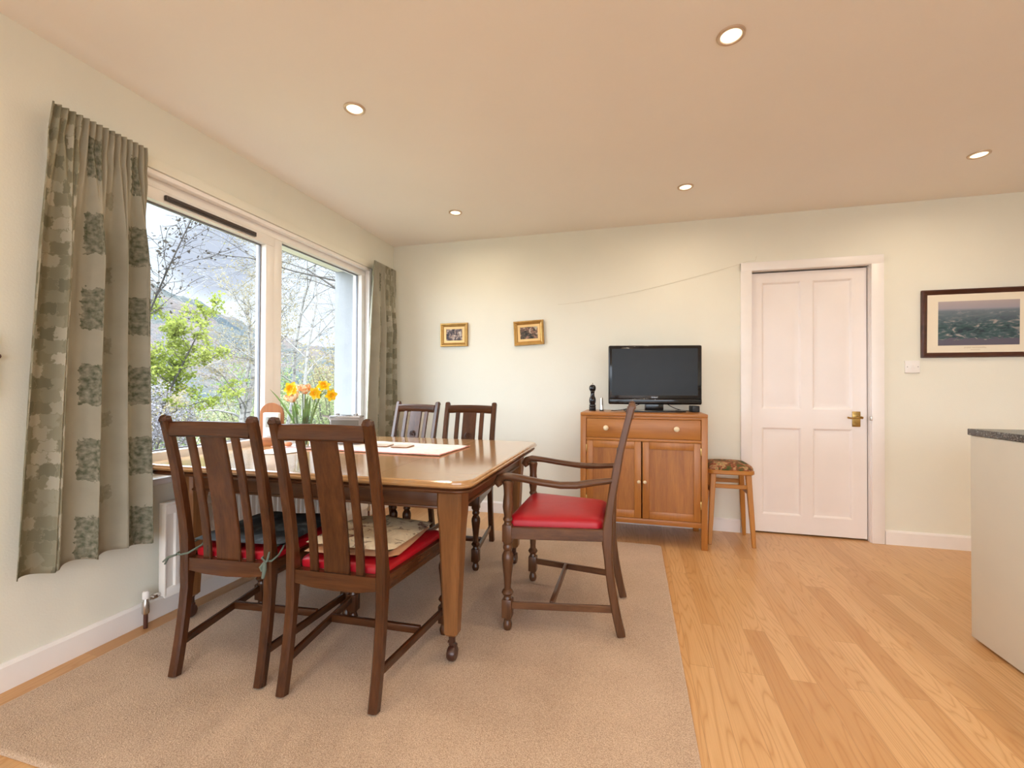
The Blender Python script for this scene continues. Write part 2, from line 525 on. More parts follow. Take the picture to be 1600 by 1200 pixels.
def leafy(name, a, c, scale=0.7, trans=0.35):
    m, nt, b = mat(name)
    nt.nodes.remove(b)
    co = objco(nt)
    n = N(nt, 'ShaderNodeTexNoise', Scale=scale, Detail=5.0, Vector=co)
    col = rampn(nt, n.outputs['Fac'], [(0.35, a), (0.65, c)])
    d = N(nt, 'ShaderNodeBsdfDiffuse')
    t = N(nt, 'ShaderNodeBsdfTranslucent')
    lk(nt, col, d.inputs[0])
    lk(nt, col, t.inputs[0])
    mx = N(nt, 'ShaderNodeMixShader')
    mx.inputs[0].default_value = trans
    lk(nt, d.outputs[0], mx.inputs[1])
    lk(nt, t.outputs[0], mx.inputs[2])
    lk(nt, mx.outputs[0], nt.nodes['Material Output'].inputs[0])
    return m


MAT['leaf_lime'] = leafy('lime_spring_leaf', (0.172, 0.217, 0.036), (0.292, 0.322, 0.083))
MAT['leaf_green'] = leafy('fresh_green_leaf', (0.106, 0.163, 0.055), (0.22, 0.276, 0.106))
MAT['leaf_tan'] = leafy('tan_spring_leaf', (0.195, 0.161, 0.088), (0.312, 0.27, 0.156))
MAT['leaf_pale'] = leafy('pale_spring_leaf', (0.195, 0.22, 0.111), (0.312, 0.321, 0.178))
MAT['leaf_dark'] = leafy('brown_bud', (0.04, 0.035, 0.03), (0.07, 0.06, 0.05))
MAT['blossom'] = leafy('white_blossom', (0.24, 0.23, 0.25), (0.30, 0.29, 0.31))
MAT['birch_bark'] = blotch('birch_bark', [(0.36, (0.04, 0.035, 0.035)), (0.45, (0.19, 0.18, 0.17)), (0.7, (0.26, 0.25, 0.24))], 5.0, 0.8, sc=(1, 1, 2.5))
MAT['bark'] = plain('grey_bark', (0.055, 0.048, 0.043), 0.9, var=0.3, scale=4)


def make_hill_mat():
    m, nt, b = mat('wooded_hillside')
    co = objco(nt)
    n = N(nt, 'ShaderNodeTexNoise', Scale=0.035, Detail=8.0, Roughness=0.7, Vector=co)
    n2 = N(nt, 'ShaderNodeTexNoise', Scale=0.25, Detail=4.0, Roughness=0.7, Vector=co)
    c = rampn(nt, n.outputs['Fac'], [(0.36, (0.048, 0.064, 0.074)), (0.48, (0.086, 0.092, 0.084)), (0.56, (0.132, 0.106, 0.094)), (0.68, (0.085, 0.096, 0.102))])
    c = mix(nt, M(nt, 'MULTIPLY', n2.outputs['Fac'], 0.5), c, (0.048, 0.056, 0.066))
    lk(nt, c, b.inputs['Base Color'])
    b.inputs['Roughness'].default_value = 1.0
    b.inputs['Specular IOR Level'].default_value = 0.0
    bump(nt, b, n2.outputs['Fac'], 1.0, 3.0)
    return m


MAT['hill'] = make_hill_mat()
MAT['ground'] = blotch('rough_grass', [(0.35, (0.08, 0.10, 0.035)), (0.5, (0.13, 0.12, 0.065)), (0.68, (0.18, 0.155, 0.10))], 0.6, 1.0)

# ------------------------------------------------------------------ mesh helpers


class MB:
    def __init__(self):
        self.bm = bmesh.new()
        self.uv = None

    def box(self, x0, x1, y0, y1, z0, z1, bev=0.0, seg=2):
        bm = self.bm
        vs = [bm.verts.new((x, y, z)) for x in (x0, x1) for y in (y0, y1) for z in (z0, z1)]
        fs = []
        for idx in ((0, 1, 3, 2), (4, 6, 7, 5), (0, 4, 5, 1), (2, 3, 7, 6), (0, 2, 6, 4), (1, 5, 7, 3)):
            fs.append(bm.faces.new([vs[i] for i in idx]))
        if bev > 0:
            es = list({e for f in fs for e in f.edges})
            bmesh.ops.bevel(bm, geom=es, offset=bev, segments=seg, affect='EDGES', profile=0.5)
        return self

    def rings(self, rings, cap=True, closed=True):
        bm = self.bm
        vr = [[bm.verts.new(p) for p in r] for r in rings]
        n = len(vr[0])
        for a, b in zip(vr, vr[1:]):
            for i in range(n if closed else n - 1):
                j = (i + 1) % n
                bm.faces.new((a[i], a[j], b[j], b[i]))
        if cap and closed:
            bm.faces.new(list(reversed(vr[0])))
            bm.faces.new(vr[-1])
        return self

    def lathe(self, prof, o=(0, 0, 0), n=20, axis='z', cap=True):
        rs = []
        for r, z in prof:
            ring = []
            for i in range(n):
                a = 2 * pi * i / n
                x, y = r * cos(a), r * sin(a)
                if axis == 'z':
                    ring.append((o[0] + x, o[1] + y, o[2] + z))
                elif axis == 'y':
                    ring.append((o[0] + x, o[1] + z, o[2] + y))
                else:
                    ring.append((o[0] + z, o[1] + x, o[2] + y))
            rs.append(ring)
        return self.rings(rs, cap)

    def tube(self, pts, rad, n=8, cap=True):
        pts = [Vector(p) for p in pts]
        if isinstance(rad, (int, float)):
            rad = [rad] * len(pts)
        rs = []
        t0 = (pts[1] - pts[0]).normalized()
        ref = Vector((0, 0, 1)) if abs(t0.z) < 0.9 else Vector((1, 0, 0))
        side = t0.cross(ref).normalized()
        for i, p in enumerate(pts):
            a = pts[max(0, i - 1)]
            b = pts[min(len(pts) - 1, i + 1)]
            t = (b - a).normalized()
            side = (side - t * side.dot(t)).normalized()
            nr = t.cross(side)
            rs.append([p + (side * cos(2 * pi * k / n) + nr * sin(2 * pi * k / n)) * rad[i] for k in range(n)])
        return self.rings(rs, cap)

    def sweep(self, pts, sizes, side, ch=0.004):
        """chamfered rectangular section carried along pts; sizes = (along side, across)"""
        pts = [Vector(p) for p in pts]
        side = Vector(side).normalized()
        rs = []
        for i, p in enumerate(pts):
            a = pts[max(0, i - 1)]
            b = pts[min(len(pts) - 1, i + 1)]
            t = (b - a).normalized()
            sd = (side - t * side.dot(t)).normalized()
            nr = t.cross(sd)
            w, d = sizes[i] if isinstance(sizes, list) else sizes
            w, d = w / 2, d / 2
            c = min(ch, w * 0.8, d * 0.8)
            pr = [(w - c, -d), (w, -d + c), (w, d - c), (w - c, d), (-w + c, d), (-w, d - c), (-w, -d + c), (-w + c, -d)]
            rs.append([p + sd * x + nr * y for x, y in pr])
        return self.rings(rs)

    def prism(self, poly, axis, a, b):
        """extrude a 2-D outline between a and b along an axis"""
        def P(u, v, w):
            return {'x': (w, u, v), 'y': (u, w, v), 'z': (u, v, w)}[axis]
        return self.rings([[P(u, v, a) for u, v in poly], [P(u, v, b) for u, v in poly]])

    def grid(self, fn, nu, nv, uvfn=None):
        bm = self.bm
        vs = [[bm.verts.new(fn(i / nu, j / nv)) for i in range(nu + 1)] for j in range(nv + 1)]
        lay = bm.loops.layers.uv.verify() if uvfn else None
        for j in range(nv):
            for i in range(nu):
                f = bm.faces.new((vs[j][i], vs[j][i + 1], vs[j + 1][i + 1], vs[j + 1][i]))
                if uvfn:
                    for l, (a, b) in zip(f.loops, ((i, j), (i + 1, j), (i + 1, j + 1), (i, j + 1))):
                        l[lay].uv = uvfn(a / nu, b / nv)
        return self

    def build(self, name, m, parent=None, smooth=32):
        me = bpy.data.meshes.new(name)
        bmesh.ops.recalc_face_normals(self.bm, faces=self.bm.faces[:])
        self.bm.to_mesh(me)
        self.bm.free()
        me.materials.append(m)
        if smooth:
            me.polygons.foreach_set('use_smooth', [True] * len(me.polygons))
            me.set_sharp_from_angle(angle=radians(smooth))
        o = bpy.data.objects.new(name, me)
        COL.objects.link(o)
        if parent:
            o.parent = parent
        return o


def tag(o, label, cat=None, group=None, kind=None):
    o['label'] = label
    if cat:
        o['category'] = cat
    if group:
        o['group'] = group
    if kind:
        o['kind'] = kind
    return o


def thing(name, label, cat, loc=(0, 0, 0), rot=0.0, group=None, kind=None):
    o = bpy.data.objects.new(name, None)
    COL.objects.link(o)
    o.empty_display_size = 0.1
    o.location = loc
    o.rotation_euler = (0, 0, rot)
    return tag(o, label, cat, group, kind)


def copy_tree(o, parent=None):
    c = o.copy()
    COL.objects.link(c)
    if parent:
        c.parent = parent
    for ch in list(o.children):
        copy_tree(ch, c)
    return c


def rrect(x0, x1, y0, y1, r, n=5):
    out = []
    for cx, cy, a0 in ((x1 - r, y1 - r, 0), (x0 + r, y1 - r, 90), (x0 + r, y0 + r, 180), (x1 - r, y0 + r, 270)):
        for k in range(n + 1):
            a = radians(a0 + 90 * k / n)
            out.append((cx + r * cos(a), cy + r * sin(a)))
    return out


def smooth01(t):
    t = max(0.0, min(1.0, t))
    return t * t * (3 - 2 * t)

# ------------------------------------------------------------------ room shell


H = 2.4
RX, RY = 6.6, -6.4        # right wall and rear wall of the room
FZ = 0.0

o = MB().box(-0.02, RX, RY, 0.20, -0.12, 0.0).build('floor', MAT['floor'], smooth=0)
tag(o, 'oak strip laminate floor running towards the back wall', 'floor', kind='structure')
o = MB().box(-0.28, RX + 0.2, RY - 0.2, 0.3, H, H + 0.2).build('ceiling', MAT['ceiling'], smooth=0)
tag(o, 'flat off white ceiling with recessed lamps', 'ceiling', kind='structure')

WY0, WY1, WZ0, WZ1 = -2.52, -0.41, 0.655, 2.07          # opening in the window wall
w = MB()
w.box(-0.28, 0, RY - 0.2, WY0, -1.5, H)
w.box(-0.28, 0, WY1, 0.28, -1.5, H)
w.box(-0.28, 0, WY0, WY1, -1.5, WZ0)
w.box(-0.28, 0, WY0, WY1, WZ1, H)
o = w.build('wall_left', MAT['wall'], smooth=0)
tag(o, 'cream painted wall holding the big window', 'wall', kind='structure')
# the outside skin of the window wall, white render returning into the opening
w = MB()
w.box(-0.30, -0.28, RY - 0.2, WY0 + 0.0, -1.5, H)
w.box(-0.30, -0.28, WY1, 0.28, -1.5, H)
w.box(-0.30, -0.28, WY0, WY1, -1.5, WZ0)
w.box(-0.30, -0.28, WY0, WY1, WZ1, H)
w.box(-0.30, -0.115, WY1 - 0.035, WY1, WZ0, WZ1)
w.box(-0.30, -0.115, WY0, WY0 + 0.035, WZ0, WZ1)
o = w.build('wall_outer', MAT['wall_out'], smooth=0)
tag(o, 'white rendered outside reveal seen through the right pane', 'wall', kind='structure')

DX0, DX1, DZ = 3.03, 3.785, 1.965                        # door leaf
w = MB()
w.box(-0.0, DX0 - 0.004, 0, 0.28, 0, H)
w.box(DX1 + 0.004, RX + 0.2, 0, 0.28, 0, H)
w.box(DX0 - 0.004, DX1 + 0.004, 0, 0.28, DZ + 0.012, H)
w.box(DX0 - 0.004, DX1 + 0.004, 0.16, 0.28, 0, DZ + 0.012)
o = w.build('wall_back', MAT['wall'], smooth=0)
tag(o, 'long cream wall with the panelled door and sideboard', 'wall', kind='structure')
o = MB().box(RX, RX + 0.2, RY - 0.2, 0.0, 0, H).build('wall_right', MAT['wall'], smooth=0)
tag(o, 'cream side wall beyond the kitchen unit', 'wall', kind='structure')
w = MB()                                                  # rear wall; wide glazed opening added to let in fill light
GX0, GX1, GZ1 = 0.7, 6.0, 2.15
w.box(0, GX0, RY - 0.2, RY, 0, H)
w.box(GX1, RX, RY - 0.2, RY, 0, H)
w.box(GX0, GX1, RY - 0.2, RY, GZ1, H)
o = w.build('wall_rear', MAT['wall'], smooth=0)
tag(o, 'cream wall behind the viewer with added glazed doors', 'wall', kind='structure')
wr = thing('fill_window', 'unseen white framed glazed doors added behind the viewer for fill light', 'window', (0, RY - 0.1, 0), kind='structure')
f = MB()
for x in (GX0, 2.45, 4.2, GX1 - 0.06):
    f.box(x, x + 0.06, -0.03, 0.03, 0, GZ1, 0.004)
f.box(GX0, GX1, -0.03, 0.03, 0, 0.08, 0.004)
f.box(GX0, GX1, -0.03, 0.03, GZ1 - 0.06, GZ1, 0.004)
f.build('frame', MAT['upvc'], wr)
for a, b in ((GX0 + 0.06, 2.45), (2.51, 4.2), (4.26, GX1 - 0.06)):
    MB().box(a, b, -0.004, 0.004, 0.08, GZ1 - 0.06).build('pane', MAT['pane'], wr, 0)

# skirting


def skirting(name, label, a0, a1, axis, h=0.098, t=0.016):
    m = MB()
    pr = [(0, 0), (t, 0), (t, h - 0.012), (t * 0.45, h), (0, h)]
    if axis == 'x':      # along x on the back wall, projecting to -y
        m.prism([(-u, v) for u, v in pr], 'x', a0, a1)
    else:                # along y on the left wall, projecting to +x
        m.prism([(u, v) for u, v in pr], 'y', a0, a1)
    o = m.build(name, MAT['gloss_white'])
    return tag(o, label, 'skirting', kind='structure')


skirting('baseboard_left', 'white skirting board under the radiator wall', RY, 0.0, 'y')
skirting('baseboard_back', 'white skirting board between window corner and door', 0.016, 2.945, 'x')
skirting('baseboard_right', 'white skirting board to the right of the door', 3.872, RX, 'x')

# batten along the head of the window for the curtains
o = MB().box(0, 0.018, -2.44, -0.02, 2.092, 2.142, 0.003).build('trim_1', MAT['wall'])
tag(o, 'cream curtain batten painted like the wall above the window', 'trim', kind='structure')

# window
win = thing('window_1', 'wide white framed window onto the hillside', 'window', (0, 0, 0), kind='structure')
f = MB()
fx0, fx1 = -0.115, -0.03
f.box(fx0, fx1, WY0, WY1, WZ1 - 0.045, WZ1, 0.004)
f.box(fx0, fx1, WY0, WY1, WZ0, WZ0 + 0.05, 0.004)
f.box(fx0, fx1, WY0, WY0 + 0.045, WZ0 + 0.05, WZ1 - 0.045, 0.004)
f.box(fx0, fx1, WY1 - 0.05, WY1, WZ0 + 0.05, WZ1 - 0.045, 0.004)
f.build('frame', MAT['upvc'], win)
MB().box(fx0, fx1 - 0.004, -1.405, -1.335, WZ0 + 0.05, WZ1 - 0.045, 0.004).build('mullion', MAT['upvc'], win)
# opening casement on the left
sash = MB()
s0, s1 = WY0 + 0.047, -1.411
sx0, sx1 = -0.10, -0.022
for (a, b, c, d) in ((s0, s1, WZ1 - 0.105, WZ1 - 0.047), (s0, s1, WZ0 + 0.052, WZ0 + 0.115),
                     (s0, s0 + 0.06, WZ0 + 0.115, WZ1 - 0.105), (s1 - 0.066, s1, WZ0 + 0.115, WZ1 - 0.105)):
    sash.box(sx0, sx1, a, b, c, d, 0.004)
sash = sash.build('casement', MAT['upvc'], win)


def gasket_ring(a, b, c, d, t, x0, x1):
    m = MB()
    m.box(x0, x1, a, b, d - t, d)
    m.box(x0, x1, a, b, c, c + t)
    m.box(x0, x1, a, a + t, c + t, d - t)
    m.box(x0, x1, b - t, b, c + t, d - t)
    return m


gasket_ring(s0 + 0.058, s1 - 0.064, WZ0 + 0.113, WZ1 - 0.103, 0.009, -0.075, -0.060).build('gasket', MAT['gasket'], sash, 0)
MB().box(-0.078, -0.072, s0 + 0.055, s1 - 0.06, WZ0 + 0.11, WZ1 - 0.10).build('pane', MAT['pane'], sash, 0)
v = MB().box(-0.022, -0.006, -2.10, -1.565, WZ1 - 0.092, WZ1 - 0.066, 0.003)
v.box(-0.006, -0.001, -2.09, -1.575, WZ1 - 0.083, WZ1 - 0.075, 0.001)
tag(v.build('trickle_vent', MAT['vent'], sash), 'dark brown slotted vent along the top of the casement')
gasket_ring(-1.337, WY1 - 0.048, WZ0 + 0.048, WZ1 - 0.043, 0.007, -0.082, -0.066).build('gasket', MAT['gasket'], win, 0)
MB().box(-0.080, -0.074, -1.34, WY1 - 0.045, WZ0 + 0.045, WZ1 - 0.04).build('pane', MAT['pane'], win, 0)
MB().box(-0.03, 0.045, WY0 - 0.02, WY1 + 0.05, WZ0 - 0.028, WZ0 + 0.004, 0.008, 3).build('window_sill', MAT['gloss_white'], win)
# inner lining of the reveal and a narrow casing bead
cs = MB()
cs.box(-0.03, 0.012, WY1 - 0.002, WY1 + 0.035, WZ0, WZ1 + 0.02, 0.004)
cs.box(-0.03, 0.012, WY0 - 0.035, WY0 + 0.002, WZ0, WZ1 + 0.02, 0.004)
cs.box(-0.03, 0.012, WY0, WY1, WZ1 - 0.004, WZ1 + 0.02, 0.004)
cs.build('casing', MAT['gloss_white'], win)

# door
door = thing('door_1', 'white four panel door with aged brass lever', 'door', (0, 0, 0), kind='structure')
lf = MB()
Y0, Y1 = 0.032, 0.072                                     # door face / back
xs = (DX0, 3.103, 3.367, 3.441, 3.694, DX1)
zs = (0.012, 0.142, 0.795, 0.936, 1.890, DZ)


def panel(m, x0, x1, z0, z1):
    """moulded raised panel sunk into the stiles"""
    steps = [(0.0, 0.0), (0.006, 0.003), (0.014, 0.0115), (0.024, 0.0125), (0.052, 0.0065), (0.058, 0.0055)]
    rs = []
    for ins, dep in steps:
        rs.append([(x0 + ins, Y0 + dep, z0 + ins), (x1 - ins, Y0 + dep, z0 + ins), (x1 - ins, Y0 + dep, z1 - ins), (x0 + ins, Y0 + dep, z1 - ins)])
    m.rings(rs, cap=False)
    vs = [m.bm.verts.new(p) for p in rs[-1]]
    m.bm.faces.new(vs)


for i in range(5):
    for j in range(5):
        if i in (1, 3) and j in (1, 3):
            panel(lf, xs[i], xs[i + 1], zs[j], zs[j + 1])
        else:
            q = [lf.bm.verts.new(p) for p in ((xs[i], Y0, zs[j]), (xs[i + 1], Y0, zs[j]), (xs[i + 1], Y0, zs[j + 1]), (xs[i], Y0, zs[j + 1]))]
            lf.bm.faces.new(q)
bmesh.ops.remove_doubles(lf.bm, verts=lf.bm.verts[:], dist=0.0003)
lf.box(DX0, DX1, Y0 + 0.016, Y1, zs[0], DZ)
for (a, b, c, d) in ((DX0, DX0 + 0.002, zs[0], DZ), (DX1 - 0.002, DX1, zs[0], DZ)):
    lf.box(a, b, Y0, Y1, c, d)
lf.box(DX0, DX1, Y0, Y1, DZ - 0.002, DZ)
leaf = lf.build('door_leaf', MAT['door_white'], door, 20)
fr = MB()
AW = 0.078
t = 0.020
for x0, x1 in ((2.948, DX0 - 0.005), (DX1 + 0.005, 3.868)):
    fr.box(x0, x1, -t, 0.0, 0, DZ + 0.008 + 0.066, 0.004)
fr.box(2.948, 3.868, -t - 0.001, 0.0, DZ + 0.010, DZ + 0.074, 0.004)
fr.box(DX0 - 0.006, DX0 - 0.003, -0.002, 0.15, 0, DZ + 0.01)
fr.box(DX1 + 0.003, DX1 + 0.006, -0.002, 0.15, 0, DZ + 0.01)
fr.box(DX0 - 0.004, DX1 + 0.004, -0.002, 0.15, DZ + 0.009, DZ + 0.0115)
fr.build('architrave', MAT['gloss_white'], door)
hb = MB().box(3.690, 3.742, Y0 - 0.006, Y0, 0.815, 0.925, 0.003)
hb.box(3.697, 3.735, Y0 - 0.009, Y0 - 0.005, 0.905, 0.912, 0.001)
hb.box(3.697, 3.735, Y0 - 0.009, Y0 - 0.005, 0.828, 0.835, 0.001)
hb = tag(hb.build('handle_plate', MAT['brass'], door), 'aged brass backplate')
lv = MB().lathe([(0.011, 0), (0.009, -0.018), (0.009, -0.045)], (3.728, Y0 - 0.004, 0.884), 12, 'y')
lv.tube([(3.738, Y0 - 0.045, 0.882), (3.715, Y0 - 0.047, 0.884), (3.69, Y0 - 0.048, 0.881), (3.665, Y0 - 0.048, 0.878), (3.645, Y0 - 0.048, 0.883)],
        [0.009, 0.008, 0.0065, 0.006, 0.007], 10)
tag(lv.build('lever', MAT['brass'], hb), 'slim curved brass lever')
MB().box(DX1 - 0.003, DX1 + 0.008, -0.024, -0.002, 0.862, 0.896, 0.004).build('latch', MAT['steel'], door)

# ------------------------------------------------------------------ carpet
rug = MB()
pts = rrect(0.115, 2.348, -2.845, -0.500, 0.03, 4)
# the near left corner of the carpet is cut on a curve
rs = []
for ins, z in ((0.0, 0.001), (0.0, 0.008), (0.004, 0.0115), (0.012, 0.013)):
    rs.append([(x + (ins if x < 1.2 else -ins), y + (ins if y < -1.6 else -ins), z) for x, y in pts])
rug.rings(rs)
o = rug.build('carpet', MAT['carpet'], smooth=50)
tag(o, 'large beige carpet with bound edge under the dining table', 'carpet')
CZ = 0.0132

# ------------------------------------------------------------------ chairs
LEG_PROF = [(0.0155, 0.000), (0.0175, 0.004), (0.0205, 0.014), (0.0205, 0.024), (0.0165, 0.033), (0.0150, 0.042), (0.0185, 0.050)]


def turned_lower(m, x, y, z_block, s=1.0):
    """square-turned front leg from the floor up to the seat block"""
    z0 = 0.0
    k = z_block / 0.365
    m.lathe([(r * s, z * k) for r, z in LEG_PROF], (x, y, z0), 16)
    hb = 0.0225 * s
    m.box(x - hb, x + hb, y - hb, y + hb, 0.050 * k, 0.128 * k, 0.005, 2)
    m.lathe([(r * s, z * k) for r, z in ((0.019, 0.126), (0.0165, 0.134), (0.0155, 0.139), (0.022, 0.145), (0.0265, 0.153), (0.022, 0.162), (0.0155, 0.168),
                                         (0.0150, 0.180), (0.0175, 0.215), (0.0230, 0.262), (0.0262, 0.290), (0.0255, 0.306), (0.0190, 0.320),
                                         (0.0150, 0.326), (0.0200, 0.332), (0.0220, 0.339), (0.0200, 0.347), (0.0185, 0.352), (0.0215, 0.358), (0.0215, 0.366))],
            (x, y, z0), 18)


def back_path(y0, zt, splay, lean, n=15):
    """rear post seen from the side: foot splays back, top leans back"""
    pts = []
    for i in range(n + 1):
        z = zt * i / n
        if z < 0.42:
            y = y0 - splay * ((0.42 - z) / 0.42) ** 1.7
        else:
            y = y0 - lean * ((z - 0.42) / (zt - 0.42)) ** 1.45
        pts.append((y, z))
    return pts


def make_chair(name, label, group, wood_, arms=False, medallion=True):
    t = thing(name, label, 'chair', group=group)
    W = wood_
    if arms:
        hbk, hfr, yf, yb, zs_, zt, lean, splay = 0.190, 0.262, 0.245, -0.185, 0.455, 0.985, 0.100, 0.060
    else:
        hbk, hfr, yf, yb, zs_, zt, lean, splay = 0.176, 0.222, 0.245, -0.205, 0.425, 0.945, 0.098, 0.052
    path = back_path(yb, zt, splay, lean)

    def yat(z):
        for (y0, z0), (y1, z1) in zip(path, path[1:]):
            if z0 <= z <= z1:
                return y0 + (y1 - y0) * (z - z0) / (z1 - z0)
        return path[-1][0]
    for s in (-1, 1):
        m = MB()
        pts, sz = [], []
        for y, z in path:
            pts.append((s * hbk, y, max(z, 0.0035)))
            d = 0.036 + (0.010 if 0.36 < z < 0.5 else 0.0) - 0.006 * (z > 0.75)
            sz.append((0.034, d))
        # rounded scroll at the top of the post
        y, z = path[-1]
        pts += [(s * hbk, y - 0.006, z + 0.010), (s * hbk, y - 0.012, z + 0.018)]
        sz += [(0.034, 0.034), (0.024, 0.016)]
        m.sweep(pts, sz, (1, 0, 0), 0.006)
        m.build('rear_leg', W['z'], t, 40)
    for s in (-1, 1):
        m = MB()
        x, y = s * hfr, yf
        zb = zs_ - 0.065
        turned_lower(m, x, y, zb)
        hb = 0.0215
        m.box(x - hb, x + hb, y - hb, y + hb, zb - 0.001, zs_ + 0.010, 0.004)
        if arms:
            m.lathe([(0.020, zs_ + 0.008), (0.0165, zs_ + 0.014), (0.0160, zs_ + 0.020), (0.0215, zs_ + 0.028), (0.0215, zs_ + 0.034), (0.0170, zs_ + 0.042),
                     (0.0185, zs_ + 0.055), (0.0235, zs_ + 0.085), (0.0215, zs_ + 0.110), (0.0185, zs_ + 0.14), (0.0205, zs_ + 0.172), (0.0245, zs_ + 0.196), (0.020, zs_ + 0.204)], (x, y, 0), 18)
        m.build('front_leg', W['z'], t, 30)
    # seat rails
    m = MB()
    zr0 = zs_ - 0.052
    xb, xf = hbk - 0.016, hfr - 0.019
    m.prism([(-xb, zs_ - 0.002), (-xb, zr0 + 0.004), (-xb * 0.6, zr0 - 0.006), (0, zr0 - 0.010), (xb * 0.6, zr0 - 0.006), (xb, zr0 + 0.004), (xb, zs_ - 0.002)], 'y', yb - 0.014, yb + 0.014)
    m.build('back_rail', W['x'], t)
    m = MB().box(-xf, xf, yf - 0.012, yf + 0.014, zr0, zs_, 0.003)
    m.build('front_rail', W['x'], t)
    for s in (-1, 1):
        m = MB()
        m.sweep([(s * (hbk + 0.002), yb + 0.018, (zr0 + zs_) / 2), (s * (hfr + 0.002), yf - 0.019, (zr0 + zs_) / 2)], (0.052, 0.026), (0, 0, 1), 0.003)
        m.build('side_rail', W['y'], t)
    # stretchers
    zst = 0.112
    for s in (-1, 1):
        m = MB()
        m.sweep([(s * hbk, yat(zst) + 0.012, zst), (s * hfr, yf - 0.018, zst - 0.004)], (0.030, 0.016), (0, 0, 1), 0.003)
        m.build('side_stretcher', W['y'], t)
    ycr = 0.055
    hx = hbk + (hfr - hbk) * (ycr - yb) / (yf - yb)
    MB().box(-hx + 0.006, hx - 0.006, ycr - 0.009, ycr + 0.009, zst - 0.014, zst + 0.016, 0.003).build('cross_stretcher', W['x'], t)
    # crest rail, gently bowed
    m = MB()
    zc = zt - 0.030
    n = 8
    pts = []
    for i in range(n + 1):
        u = -1 + 2 * i / n
        pts.append((u * (hbk - 0.015), yat(zc) + 0.002 - 0.008 * (1 - u * u), zc + 0.004 * (1 - u * u)))
    m.sweep(pts, (0.056, 0.026), (0, 0, 1), 0.007)
    m.build('crest_rail', W['x'], t, 45)
    # splat and two slats following the curve of the back

    def upright(x, w, name_, thick):
        m = MB()
        zb, ze = zs_ - 0.012, zc - 0.022
        pts, sz = [], []
        k = 9
        for i in range(k + 1):
            z = zb + (ze - zb) * i / k
            pts.append((x, yat(z) + 0.003, z))
            sz.append((w, thick))
        m.sweep(pts, sz, (1, 0, 0), 0.003)
        return m.build(name_, W['z'], t)
    sp = upright(0, 0.100, 'splat', 0.013)
    for s in (-1, 1):
        upright(s * 0.091, 0.031, 'slat', 0.014)
    if medallion:
        zz_ = zs_ + 0.30
        y = yat(zz_) + 0.010
        m = MB()
        m.lathe([(0.0, 0.006), (0.006, 0.006), (0.008, 0.002)], (0, y, zz_), 10, 'y', cap=False)
        for k in range(8):
            a = 2 * pi * k / 8
            m.lathe([(0.0, 0.005), (0.0045, 0.004), (0.006, 0.0)], (0.013 * cos(a), y, zz_ + 0.020 * sin(a)), 8, 'y', cap=False)
        ring = [(0.022 * cos(2 * pi * k / 20), y + 0.001, zz_ + 0.031 * sin(2 * pi * k / 20)) for k in range(21)]
        m.tube(ring, 0.0028, 6, False)
        m.build('carved_rosette', DARKOAK['z'], sp)
    # red seat pad
    m = MB()
    zp = zs_ - 0.004
    dome = 0.052 if arms else 0.036

    def outline(k, ins):
        out = []
        pl = rrect(-1, 1, -1, 1, 0.16, 5)
        for a, b in pl:
            yy = (yb + 0.020) + (yf + 0.004 - yb - 0.020) * (b + 1) / 2
            hw = hbk + (hfr - hbk) * (yy - yb) / (yf - yb) - 0.006
            cy = (yb + yf) / 2 + 0.01
            out.append((a * hw * (1 - ins), cy + (yy - cy) * (1 - ins), k))
        return out
    m.rings([outline(zp, 0.0), outline(zp + dome * 0.45, -0.004), outline(zp + dome * 0.68, 0.02), outline(zp + dome * 0.84, 0.09),
             outline(zp + dome * 0.94, 0.25), outline(zp + dome * 0.99, 0.5), outline(zp + dome, 0.85)])
    tag(m.build('seat_pad', MAT['red_vinyl'], t, 60), 'red padded drop in seat')
    if arms:
        for s in (-1, 1):
            m = MB()
            za = zs_ + 0.207
            P = [(s * (hfr + 0.002), yf + 0.034, za - 0.030), (s * (hfr + 0.002), yf + 0.046, za - 0.013), (s * (hfr + 0.002), yf + 0.037, za + 0.006),
                 (s * (hfr + 0.003), yf + 0.010, za + 0.016), (s * (hfr + 0.006), yf - 0.06, za + 0.010), (s * (hfr + 0.010), yf - 0.15, za - 0.002),
                 (s * (hfr + 0.006), yf - 0.235, za - 0.010), (s * (hfr - 0.012), yf - 0.30, za - 0.010), (s * (hfr - 0.045), yf - 0.37, za - 0.002),
                 (s * (hbk + 0.010), yat(za) + 0.012, za + 0.008)]
            Z = [(0.038, 0.022), (0.046, 0.036), (0.048, 0.034), (0.047, 0.028), (0.044, 0.026), (0.040, 0.026), (0.040, 0.027), (0.042, 0.028), (0.036, 0.026), (0.026, 0.024)]
            m.sweep(P, Z, (1, 0, 0), 0.009)
            m.build('arm', W['y'], t, 50)
    return t


CHG = 'matching oak dining chairs around the table'
chair = make_chair('dining_chair', 'dark oak dining chair near left, with navy cushion tied to its back posts', CHG, DARKOAK)
spots = [
    ((0.678, -2.178, CZ), radians(5.5), 'dark oak dining chair near left, with navy cushion tied to its back posts'),
    ((1.155, -2.170, CZ), radians(2.0), 'dark oak dining chair in front of the table with two cream cushions on red seat'),
    ((1.040, -0.998, CZ), radians(181.5), 'oak dining chair on the far side of the table against bare white wall'),
    ((0.560, -0.985, CZ), radians(171.0), 'oak dining chair on the far side of the table by the corner curtain'),
]
for i, (loc, rz, lab) in enumerate(spots):
    c = chair if i == 0 else copy_tree(chair)
    c.location = loc
    c.rotation_euler = (0, 0, rz)
    c['label'] = lab
ac = make_chair('armchair', 'oak carver armchair with red seat standing side on at the table end', None, MIDOAK, arms=True)
ac.location = (1.868, -1.546, CZ)
ac.rotation_euler = (0, 0, radians(90))

# cushions on the two near chairs


